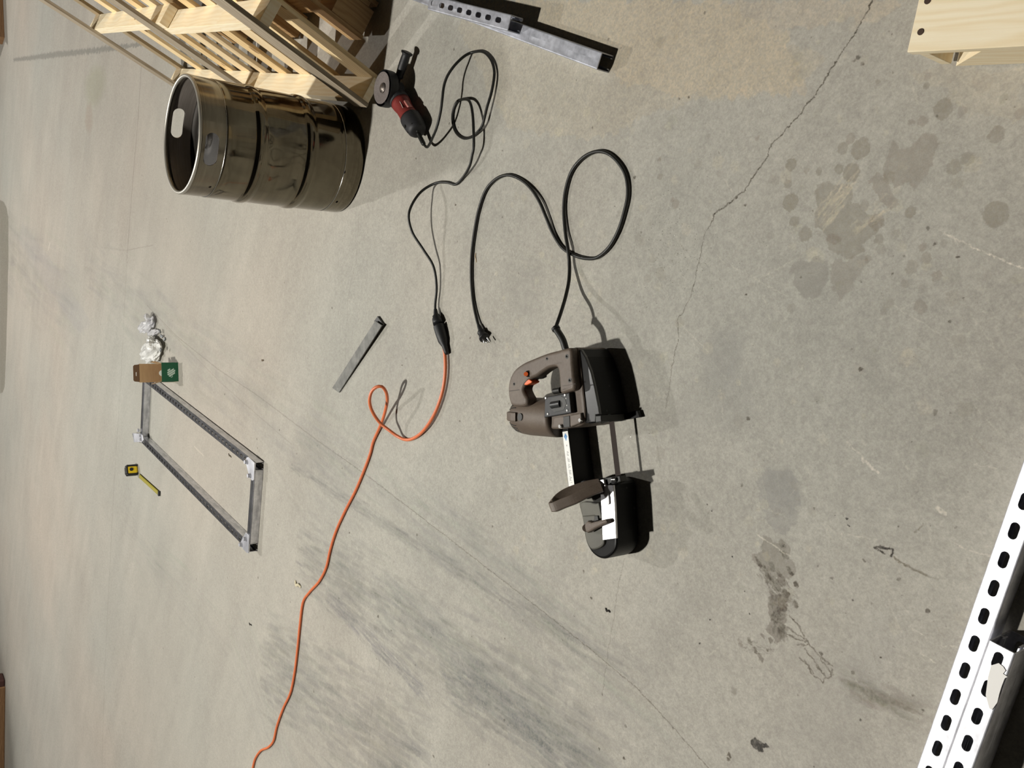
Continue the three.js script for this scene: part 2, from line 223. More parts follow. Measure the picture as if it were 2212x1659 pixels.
poly([[-0.4395,-1.0519],[-0.4384,-1.0042],[-0.4812,-1.0138],[-0.5308,-1.0193],[-0.5471,-1.0414],[-0.5167,-1.0583]], PR, 0.38, 0.012);
poly([[-0.3272,-1.0624],[-0.3316,-1.0101],[-0.3565,-1.0022],[-0.3923,-0.9946],[-0.4152,-1.0424],[-0.3912,-1.082],[-0.3571,-1.0857]], PR, 0.28, 0.02);
smear([-0.3897,-1.0729], [-0.4533,-1.0046], 0.03, 160, 0.012, '#403a30', 0.2, 0.002, 131);
smear([-0.4447,-1.0388], [-0.5328,-1.028], 0.018, 140, 0.01, '#403a30', 0.16, 0.002, 141);
smear([-0.5642,-1.133], [-0.5682,-1.0507], 0.02, 40, 0.01, '#403a30', 0.22, 0.002, 151);
smear([-0.5759,-0.9181], [-0.5975,-0.77], 0.03, 120, 0.05, '#6d675c', 0.10, 0.008, 121);
poly([[-0.1824,-1.0631],[-0.203,-0.9816],[-0.2357,-0.9782],[-0.2812,-0.9919],[-0.3273,-1.0057],[-0.2994,-1.0527],[-0.2448,-1.0783]], '#67686a', 0.2, 0.02);
poly([[-0.7595,-1.1044],[-0.7522,-1.0937],[-0.7583,-1.0824],[-0.7551,-1.0666],[-0.7629,-1.061],[-0.7689,-1.0737],[-0.7809,-1.0776],[-0.7819,-1.0876],[-0.779,-1.0989],[-0.7723,-1.108]], '#2f2c27', 0.82, 0.006);
blot([-0.814,-1.1637], 0.005, PR, 0.7); blot([-0.824,-1.1674], 0.004, PR, 0.7); blot([-0.6703,-1.1478], 0.008, PR, 0.22); blot([-0.5604,-0.8712], 0.0036, PR, 0.6); blot([-0.3437,-0.843], 0.003, PR, 0.6);
for (const p of [[-0.5283,-1.2071],[-0.3402,-1.0188],[-0.283,-0.8729],[-0.3811,-1.1444],[-0.588,-1.2379],[-0.6452,-0.858],[-0.423,-0.8687],[-0.2886,-1.1965],[-0.2749,-1.2088],[-0.2692,-0.8771],[-0.451,-1.1159],[-0.7696,-0.9585],[-0.4953,-1.1031]]) blot(p, 0.0018, '#25221d', 0.85);
// the outline left by something oily, and its tail
line([[-0.3177,-0.8219],[-0.3146,-0.8119],[-0.3136,-0.7996],[-0.3171,-0.7882],[-0.3227,-0.7877],[-0.3285,-0.7913]], 0.0035, '#211c17', 0.9, 0.003);
line([[-0.3183,-0.8208],[-0.3219,-0.8103],[-0.3259,-0.803]], 0.0025, '#211c17', 0.85, 0.003);
line([[-0.3291,-0.7861],[-0.335,-0.7743],[-0.3412,-0.761],[-0.3457,-0.7478],[-0.3517,-0.7286]], 0.004, '#57503f', 0.55, 0.006); line([[-0.3517,-0.7286],[-0.3583,-0.7061]], 0.003, '#57503f', 0.25, 0.006);
line([[-0.2795,-0.7476],[-0.2627,-0.7308]], 0.003, '#57503f', 0.4, 0.003);
// pale scratches
const SC = '#dcd4c4';
for (const [p, w, a] of [[[[0.2421,-0.6839],[0.2085,-0.6315],[0.1674,-0.5601]], 0.0022, 0.7],[[[0.2489,-0.6916],[0.2319,-0.6686]], 0.0014, 0.35],[[[-0.1548,-0.8435],[-0.177,-0.8142]], 0.006, 0.55],[[[-0.1239,-0.8726],[-0.1529,-0.8407]], 0.003, 0.35],[[[-0.3257,-1.0804],[-0.3581,-1.0038]], 0.0025, 0.5],[[[-0.2889,-0.6828],[-0.2978,-0.6607],[-0.3021,-0.6201]], 0.0016, 0.55],[[[-0.4501,-0.7597],[-0.462,-0.731]], 0.0013, 0.7],[[[-0.4928,-0.744],[-0.5023,-0.7157]], 0.0012, 0.7],[[[-0.4719,-0.7031],[-0.4657,-0.6796]], 0.0014, 0.6],[[[0.2412,-1.1301],[0.1642,-0.9961]], 0.0014, 0.3],[[[0.1391,-1.2871],[0.0613,-1.1968]], 0.0016, 0.35],[[[0.1267,-0.7767],[0.0543,-0.6724]], 0.0016, 0.28],[[[0.1035,-0.8034],[0.1312,-0.7345]], 0.0012, 0.25],[[[-0.2991,-0.9055],[-0.3003,-0.8125]], 0.0012, 0.4],[[[-0.157,-0.7659],[-0.1687,-0.7535]], 0.0016, 0.4],[[[-0.152,-0.6427],[-0.1574,-0.6063]], 0.0012, 0.5],[[[0.1705,-1.0619],[0.1178,-0.9973]], 0.0012, 0.25],[[[0.0508,-1.4822],[-0.0079,-1.3476]], 0.0012, 0.25],[[[-0.1973,-1.875],[-0.2652,-1.737]], 0.0014, 0.2],[[[-0.5434,-1.3204],[-0.5864,-1.2274]], 0.0012, 0.25],[[[-0.2324,-0.7059],[-0.2408,-0.6942]], 0.007, 0.5],[[[0.6348,-0.8455],[0.5793,-0.7165]], 0.0012, 0.2],[[[-0.3055,-4.7271],[-0.3482,-4.5766]], 0.008, 0.3],[[[1.3902,-8.7424],[1.3397,-8.8399]], 0.02, 0.4]]) line(p, w, SC, a, 0.002);
J.push((c) => { // short random scuffs, denser towards the near side
  for (let i = 0; i < 2200; i++) { const z = -0.5 - hash2(i, 301) ** 1.3 * 4.5, x = (hash2(i, 302) - 0.5) * (1.3 - z * 0.8), l = 0.015 + hash2(i, 303) ** 3 * 0.11, t = 0.5 + (hash2(i, 304) - 0.5) * (hash2(i, 305) > 0.7 ? 3 : 0.8); c.strokeStyle = hash2(i, 306) > 0.3 ? '#d6cebc' : '#77705f'; c.globalAlpha = 0.06 + hash2(i, 307) * 0.2; c.lineWidth = 0.0007 + hash2(i, 308) * 0.0012; c.beginPath(); c.moveTo(x, z); c.lineTo(x - Math.cos(t) * l, z + Math.sin(t) * l); c.stroke(); }
  for (let i = 0; i < 1500; i++) { const z = -0.5 - hash2(i, 311) ** 1.5 * 9, x = (hash2(i, 312) - 0.5) * (1.5 - z * 0.85), r = 0.0007 + hash2(i, 313) ** 4 * 0.0035; c.fillStyle = '#3a342a'; c.globalAlpha = 0.2 + hash2(i, 314) * 0.5; c.beginPath(); c.ellipse(x, z, r, r * (0.6 + hash2(i, 315)), hash2(i, 316) * 3, 0, 7); c.fill(); }
  for (let i = 0; i < 420; i++) { const z = -0.55 - hash2(i, 321) * 1.5, x = -0.5 + hash2(i, 322) * 1.3, r = 0.004 + hash2(i, 323) ** 2 * 0.012; c.fillStyle = hash2(i, 324) > 0.45 ? '#cabf9f' : '#7b7566'; c.globalAlpha = 0.07 + hash2(i, 325) * 0.1; c.beginPath(); for (let k = 0; k < 18; k++) { const t = k / 18 * 6.283, w = r * (0.5 + fbm(Math.cos(t) * 2 + i, Math.sin(t) * 2, 3)); c.lineTo(x + Math.cos(t) * w, z + Math.sin(t) * w); } c.fill(); }
});
function concrete(x, z) {
  const big = fbm(x * 0.55 + 40, z * 0.55, 3), mid = fbm(x * 2.6 + 11, z * 2.6, 4), wx = x + 0.03 * fbm(x * 9, z * 9 + 3, 2), wz = z + 0.03 * fbm(x * 9 + 7, z * 9, 2), sm = fbm(wx * 22, wz * 22 + 30, 4), fi = fbm(wx * 90 + 5, wz * 90, 3), s = x * 0.78 + z * 0.62, t = -x * 0.62 + z * 0.78, tro = fbm(s * 1.6 + 8, t * 9, 4);
  const warm = Math.min(1, Math.max(0, (fbm(x * 0.7 + 90, z * 0.7 + 12, 3) - 0.2) * 1.5));
  const k = 0.45 + 0.55 * Math.min(1, Math.max(0, (z + 5) / 3));   // the near slab is more worn and pitted
  const c = mix([159, 157, 148], [169, 160, 148], warm), v = (big - 0.5) * 12 + (mid - 0.5) * 12 + ((sm - 0.5) * 10 + (fi - 0.5) * 18) * k + (tro - 0.5) * 12;
  return [c[0] + v, c[1] + v, c[2] + v * 0.95];
}
function floorMap(x0, z0, w, d, W, H) {
  const sx = W / w, sz = H / d;
  const c = painted(W, H, (i, j) => { const g = (hash2(i, j) - 0.5) * 13, v = concrete(x0 + (i + 0.5) / sx, z0 + (j + 0.5) / sz); return [v[0] + g, v[1] + g, v[2] + g]; });
  // the marks go on a layer of their own, then are laid over the concrete with frayed edges and its grain
  const ly = canvas(W, H), k = ly.getContext('2d'); k.setTransform(sx, 0, 0, sz, -x0 * sx, -z0 * sz);
  for (const f of J) f(k);
  const fr = Math.min(1, sx / 600), M = k.getImageData(0, 0, W, H).data, x2 = c.getContext('2d'), im = x2.getImageData(0, 0, W, H), D = im.data;
  for (let j = 0; j < H; j++) for (let i = 0; i < W; i++) {
    const x = x0 + (i + 0.5) / sx, z = z0 + (j + 0.5) / sz, o = (j * W + i) * 4;
    const a = fbm(x * 170, z * 170, 2) - 0.5, b = fbm(x * 170 + 33, z * 170 + 9, 2) - 0.5, e = fbm(x * 260 + 7, z * 260, 2) - 0.5;
    const q = (Math.min(H - 1, Math.max(0, Math.round(j + b * 0.0052 * sz * fr))) * W + Math.min(W - 1, Math.max(0, Math.round(i + a * 0.0052 * sx * fr)))) * 4, al = Math.min(1, M[q + 3] / 255 * (0.95 + e * 1.1 + a * 0.5)), g = 1 + e * 0.13 * Math.min(1, sx / 500);
    for (let n = 0; n < 3; n++) D[o + n] = (D[o + n] + (M[q + n] - D[o + n]) * al) * g;
  }
  x2.putImageData(im, 0, 0);
  return tex(c, true, false);
}
const gritBump = tex(painted(512, 512, (i, j) => { const v = 128 + 90 * (fbm(i / 7, j / 7, 3) - 0.5) + 40 * (hash2(i, j) - 0.5) - (hash2(i >> 1, j >> 1) > 0.996 ? 90 : 0); return [v, v, v]; }), false);
const floor = new THREE.Group(); floor.name = 'floor'; floor.userData.kind = 'structure'; scene.add(floor);
function pave(x0, x1, z0, z1, W, H) {
  const g = new THREE.BoxGeometry(x1 - x0, 0.15, z1 - z0).translate((x0 + x1) / 2, -0.075, (z0 + z1) / 2), p = g.attributes.position, uv = g.attributes.uv;
  for (let i = 0; i < p.count; i++) uv.setXY(i, (p.getX(i) - x0) / (x1 - x0), (z1 - p.getZ(i)) / (z1 - z0));
  const b = gritBump.clone(); b.repeat.set((x1 - x0) / 0.5, (z1 - z0) / 0.5);
  const m = new THREE.Mesh(g, std({ map: floorMap(x0, z0, x1 - x0, z1 - z0, W, H), roughness: 0.78, bumpMap: b, bumpScale: 0.0006 }));
  m.name = 'slab'; m.receiveShadow = m.castShadow = true; floor.add(m);
}
pave(-1.5, 1.5, -3, 0, 2048, 2048);
pave(-3, 3, -6, -3, 2048, 1024);
pave(-7, 7, -14, -6, 2048, 1024);
pave(-4, -1.5, -3, 0, 1024, 1024); pave(1.5, 4, -3, 0, 1024, 1024); pave(-9, -4, -3, 7, 256, 256); pave(4, 9, -3, 7, 256, 256); pave(-4, -1.5, 0, 7, 256, 256); pave(1.5, 4, 0, 7, 256, 256); pave(-1.5, 1.5, 0, 7, 256, 256);
pave(-9, -3, -6, -3, 256, 256); pave(3, 9, -6, -3, 256, 256); pave(-9, -7, -14, -6, 128, 256); pave(7, 9, -14, -6, 128, 256); pave(-9, 9, -18, -14, 256, 128);

// ------------------------------------------------------------------ the shell of the warehouse
const wallPaint = std({ color: 0x2f2d2a, roughness: 0.9 }), deck = std({ color: 0x34322f, roughness: 0.9 });
const bx = (w, h, d, x, y, z) => new THREE.BoxGeometry(w, h, d).translate(x, y, z);
structure('wall_back', bx(18.4, 8, 0.2, 0, 4, -18.1), wallPaint);
structure('wall_front', bx(18.4, 8, 0.2, 0, 4, 7.1), wallPaint);
structure('wall_left', bx(0.2, 8, 25, -9.1, 4, -5.5), wallPaint);
structure('wall_right', bx(0.2, 8, 25, 9.1, 4, -5.5), wallPaint);
structure('ceiling', bx(18.4, 0.2, 25.4, 0, 8.1, -5.5), deck);

// ------------------------------------------------------------------ high bay lamps hung from the ceiling, two of them added
const lampShell = std({ color: 0x9a9a98, metalness: 0.8, roughness: 0.45 });
LAMPS.forEach(({ at, power, color, cone }, i) => {
  const t = thing('high_bay_lamp', ['low high bay lamp with round metal reflector nearest the tools', 'low high bay lamp with round metal reflector beyond the cardboard box', 'added tall high bay lamp brightening the far left floor', 'added tall high bay lamp brightening the far right floor'][i], 'lamp', at);
  local('reflector', new THREE.LatheGeometry([[0.05, 0.3], [0.09, 0.28], [0.12, 0.2], [0.2, 0.04], [0.205, 0.035], [0.2, 0.03], [0.118, 0.19], [0.08, 0.26]].map(([a, b]) => new THREE.Vector2(a, b + 0.06)), 40), lampShell, t);
  local('ballast', new THREE.CylinderGeometry(0.09, 0.1, 0.22, 24).translate(0, 0.45, 0), darkGrey, t);
  local('stem', new THREE.CylinderGeometry(0.012, 0.012, 8 - at[1] - 0.55, 10).translate(0, 0.55 + (8 - at[1] - 0.55) / 2, 0), lampShell, t);
  local('lens', new THREE.CylinderGeometry(0.1, 0.1, 0.01, 32).translate(0, 0.13, 0), std({ color: 0xffffff, emissive: new THREE.Color(...color), emissiveIntensity: 30, roughness: 0.5 }), t);
  const l = cone ? new THREE.SpotLight(new THREE.Color(...color), power, 0, cone, 0.5, 2) : new THREE.PointLight(new THREE.Color(...color), power, 0, 2);
  if (cone) { l.target.position.set(0, -1, 0); t.add(l.target); } l.castShadow = true; l.shadow.radius = 5; l.shadow.bias = -0.0005; t.add(l);
});

// ------------------------------------------------------------------ slotted steel channel (used by the loose struts and the frame)
const SW = 0.0413;
// along +x from 0 to len, web on top at y = h, open side down
function channel(len, { slots = [], h = SW, w = SW, t = 0.0026 } = {}) {
  const s = new THREE.Shape([[0, -w / 2 + 0.0035], [len, -w / 2 + 0.0035], [len, w / 2 - 0.0035], [0, w / 2 - 0.0035]].map((p) => new THREE.Vector2(...p)));
  const a = 0.0072, L = 0.0071;
  for (const x of slots) {
    const p = [], lo = Math.max(x - L - a, -1), hi = x + L + a;
    for (let k = 0; k <= 8; k++) { const q = -Math.PI / 2 + k / 8 * Math.PI; p.push([x + L + Math.cos(q) * a, Math.sin(q) * a]); }
    for (let k = 0; k <= 8; k++) { const q = Math.PI / 2 + k / 8 * Math.PI; p.push([x - L + Math.cos(q) * a, Math.sin(q) * a]); }
    if (lo < 0.001 || hi > len - 0.001) continue;
    s.holes.push(new THREE.Path(p.map((v) => new THREE.Vector2(...v))));
  }
  const g = [new THREE.ExtrudeGeometry(s, { depth: t, bevelEnabled: false, curveSegments: 4 }).rotateX(-Math.PI / 2).translate(0, h - t, 0)];
  const prof = new THREE.Shape();   // one flange with its turned-in lip, drawn in (z, y); the corner with the web is rounded
  const e = w / 2; [[e, 0.0015], [e, h - 0.0035], [e - 0.0003, h - 0.0021], [e - 0.001, h - 0.001], [e - 0.0021, h - 0.0003], [e - 0.0035, h], [e - 0.0035, h - t], [e - t, h - t], [e - t, 0.0026], [e - 0.0068, 0.0026], [e - 0.0068, 0.0085], [e - 0.0092, 0.0085], [e - 0.0092, 0.0012], [e - 0.008, 0], [e - 0.0015, 0]].forEach(([z, y], i) => (i ? prof.lineTo(z, y) : prof.moveTo(z, y)));
  const f = new THREE.ExtrudeGeometry(prof, { depth: len, bevelEnabled: false });   // extruded along +z of its own drawing
  const m1 = f.clone().applyMatrix4(new THREE.Matrix4().makeBasis(new THREE.Vector3(0, 0, 1), new THREE.Vector3(0, 1, 0), new THREE.Vector3(1, 0, 0)));
  const m2 = m1.clone().scale(1, 1, -1);
  { const p = m1.attributes.position, q = m1.attributes.normal, t = m1.attributes.uv; for (const a of [p, q, t]) { const n = a.itemSize, v = a.array; for (let i = 0; i + 2 < a.count; i += 3) for (let c = 0; c < n; c++) { const k = v[(i + 1) * n + c]; v[(i + 1) * n + c] = v[(i + 2) * n + c]; v[(i + 2) * n + c] = k; } } }   // the axes were swapped: turn the faces outward again
  g.push(m1, m2);
  const out = mergeGeometries(g.map(withUv)), p = out.attributes.position, uv = out.attributes.uv, n = out.attributes.normal;
  const idx = m2.attributes.position.count; void idx;
  for (let i = 0; i < p.count; i++) uv.setXY(i, p.getX(i) / 0.3, (Math.abs(n.getY(i)) > 0.5 ? p.getZ(i) : p.getY(i) + 0.1) / 0.3);
  return out;
}
const every = (a, b, step = 0.0508) => { const r = []; for (let x = a; x < b; x += step) r.push(x); return r; };
// lay a channel: from plan point a towards plan point b, bottom at y
function laid(g, a, b, y = 0) {
  const d = new THREE.Vector3(b[0] - a[0], 0, b[1] - a[1]).normalize(), up = new THREE.Vector3(0, 1, 0);
  return g.applyMatrix4(basis(new THREE.Vector3(a[0], y, a[1]), d, up, d.clone().cross(up)));
}
const along = (a, b, t, s = 0) => { const dx = b[0] - a[0], dz = b[1] - a[1], L = Math.hypot(dx, dz); return [a[0] + dx / L * t - dz / L * s, a[1] + dz / L * t + dx / L * s]; };

// ------------------------------------------------------------------ the timber pallet that leans beside the keg
const PINE = () => pine[Math.floor(rnd() * 3)];
function leaning(origin, gdir, lam, f) {
  const g = new THREE.Vector3(gdir[0], 0, gdir[1]).normalize(), h = new THREE.Vector3(-g.z, 0, g.x), l = lam * Math.PI / 180;
  const u = h.clone().multiplyScalar(Math.sin(l)).add(new THREE.Vector3(0, Math.cos(l), 0)), n = h.clone().multiplyScalar(-Math.cos(l)).add(new THREE.Vector3(0, Math.sin(l), 0));
  const m = basis(V(origin), g, u, n.clone().negate());
  return (t0, t1, w0, w1, n0, n1, mat, name, root) => { const b = board(t1 - t0, w1 - w0, n1 - n0); b.translate((t0 + t1) / 2, (w0 + w1) / 2, -(n0 + n1) / 2).applyMatrix4(m); return part(name, b, mat, root); };
}
{
  const p = thing('wooden_pallet', 'long new pine pallet leaning on its edge right behind the steel keg, slats upright', 'pallet', [1.35, 0, -3.8]);
  const put = leaning([0.9704, 0.045, -2.6093], [0.304, -0.9527], 23.3);
  for (const [t, m] of [[0.03, weathered], [1.09, weathered], [2.19, weathered]]) put(t - 0.012, t + 0.085, 0.0, 1.02, -0.016, 0, m, 'bottom_board', p);
  for (const w of [0.031, 0.483, 0.985]) { // each stringer is pieced from lapped lengths, stepping down towards the near end
    put(w > 0.1 ? 1.02 : 1.185, 2.33, w - 0.036, w, -0.105, -0.016, freshPine, 'stringer', p);
    put(0.03, 1.18, w - 0.074 < -0.003 ? -0.003 : w - 0.074, w - 0.038 < 0.025 ? 0.025 : w - 0.038, -0.105, -0.016, freshPine, 'stringer', p);
  }
  for (const [t, w] of [[2.29, 0.089], [1.94, 0.089], [1.7, 0.075], [1.48, 0.089], [1.27, 0.1], [1.07, 0.075], [0.845, 0.089], [0.62, 0.1], [0.385, 0.075], [0.1, 0.12]]) put(t - w / 2, t + w / 2, 0.004, 1.02, -0.121, -0.105, PINE(), 'slat', p);
}
{
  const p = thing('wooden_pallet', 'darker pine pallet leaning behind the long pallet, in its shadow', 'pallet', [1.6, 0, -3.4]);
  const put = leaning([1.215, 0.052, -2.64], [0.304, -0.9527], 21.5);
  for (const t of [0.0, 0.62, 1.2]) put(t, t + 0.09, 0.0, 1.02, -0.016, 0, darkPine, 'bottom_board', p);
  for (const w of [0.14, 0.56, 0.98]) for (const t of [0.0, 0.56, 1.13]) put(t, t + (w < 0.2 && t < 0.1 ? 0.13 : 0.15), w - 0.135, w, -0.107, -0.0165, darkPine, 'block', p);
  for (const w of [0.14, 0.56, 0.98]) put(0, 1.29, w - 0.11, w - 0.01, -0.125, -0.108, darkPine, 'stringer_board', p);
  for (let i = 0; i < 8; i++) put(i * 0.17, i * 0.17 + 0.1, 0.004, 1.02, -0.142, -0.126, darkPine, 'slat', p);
}

// ------------------------------------------------------------------ the keg
{
  const KX = 0.8646, KZ = -2.9218;
  const k = thing('beer_keg', 'polished stainless steel beer keg standing upright in front of the leaning pallet', 'keg', [KX, 0, KZ]);
  const lathe = (pts, n = 96) => new THREE.LatheGeometry(pts.map((p) => new THREE.Vector2(...p)), n);
  const rib = (y) => [[0.1985, y - 0.024], [0.2, y - 0.017], [0.2025, y - 0.011], [0.2034, y - 0.004], [0.2034, y + 0.004], [0.2025, y + 0.011], [0.2, y + 0.017], [0.1985, y + 0.024]];
  const body = [[0.0, 0.052], [0.12, 0.054], [0.17, 0.06], [0.19, 0.066], [0.1955, 0.072], [0.1982, 0.082], [0.1985, 0.1], ...rib(0.205), [0.1985, 0.25], [0.1992, 0.295], [0.1985, 0.34], ...rib(0.385), [0.1985, 0.47], [0.1982, 0.497], [0.1955, 0.507]];
  local('body', lathe(body), stainless, k);
  const ev = new Evaluator(); ev.attributes = ['position', 'normal', 'uv'];
  const ring = (pts) => { const b = new Brush(lathe([...pts, pts[0]], 128)); b.updateMatrixWorld(); return b; };
  let chime = ring([[0.1965, 0.5], [0.1968, 0.56], [0.1975, 0.58], [0.1965, 0.5875], [0.193, 0.591], [0.188, 0.5895], [0.1855, 0.584], [0.1865, 0.577], [0.1925, 0.571], [0.1935, 0.56], [0.1935, 0.5]]);
  const cut = (th, y, w, h) => { const s = new THREE.Shape(), r = h / 2; s.absarc(w / 2 - r, 0, r, -Math.PI / 2, Math.PI / 2); s.absarc(-w / 2 + r, 0, r, Math.PI / 2, Math.PI * 1.5); const g = new THREE.ExtrudeGeometry(s, { depth: 0.06, bevelEnabled: false, curveSegments: 12 }).translate(0, 0, -0.03); const b = new Brush(g); b.position.set(Math.cos(th) * 0.195, y, Math.sin(th) * 0.195); b.rotation.y = Math.PI / 2 - th; b.updateMatrixWorld(); return b; };
  const D = Math.PI / 180;
  chime = ev.evaluate(chime, cut(298 * D, 0.549, 0.104, 0.04), SUBTRACTION);
  chime = ev.evaluate(chime, cut(116 * D, 0.549, 0.106, 0.044), SUBTRACTION);
  chime = ev.evaluate(chime, cut(158 * D, 0.522, 0.012, 0.008), SUBTRACTION);
  local('top_chime', chime.geometry, chimeSteel, k, 'steel top rim with two oval hand holes');
  let lining = ring([[0.1934, 0.5], [0.1934, 0.575], [0.1915, 0.575], [0.1915, 0.5]]);
  for (const [a, w, h] of [[298, 0.104, 0.04], [116, 0.106, 0.044]]) lining = ev.evaluate(lining, cut(a * D, 0.549, w, h), SUBTRACTION);
  local('rim_lining', lining.geometry, std({ map: steelMap, color: 0xcfc8c8, metalness: 0.35, roughness: 0.5 }), k, 'satin inner wall of the top rim');
  local('rolled_rim', new THREE.TorusGeometry(0.1918, 0.0062, 14, 128).rotateX(Math.PI / 2).translate(0, 0.5865, 0), std({ map: steelMap, color: 0xffffff, metalness: 0.6, roughness: 0.4 }), k, 'bright rolled top edge');
  let foot = ring([[0.1965, 0.085], [0.1972, 0.07], [0.1972, 0.02], [0.196, 0.008], [0.191, 0], [0.186, 0.002], [0.184, 0.008], [0.1925, 0.018], [0.1935, 0.03], [0.1935, 0.085]]);
  foot = ev.evaluate(foot, cut(156 * D, 0.06, 0.012, 0.007), SUBTRACTION);
  foot = ev.evaluate(foot, cut(118 * D, 0.075, 0.011, 0.007), SUBTRACTION);
  local('bottom_chime', foot.geometry, stainless, k);
  local('weld_bead', [new THREE.TorusGeometry(0.1972, 0.0011, 6, 96).rotateX(Math.PI / 2).translate(0, 0.0765, 0), new THREE.TorusGeometry(0.1972, 0.0009, 6, 96).rotateX(Math.PI / 2).translate(0, 0.505, 0)], chrome, k);
  local('top_head', lathe([[0.1953, 0.507], [0.193, 0.5], [0.186, 0.492], [0.17, 0.488], [0.12, 0.495], [0.06, 0.5], [0.034, 0.501], [0.033, 0.512], [0.026, 0.513], [0.025, 0.506], [0, 0.506]]), std({ map: steelMap, color: 0x3c3937, metalness: 0.6, roughness: 0.6 }), k, 'dull recessed top of the keg');
}

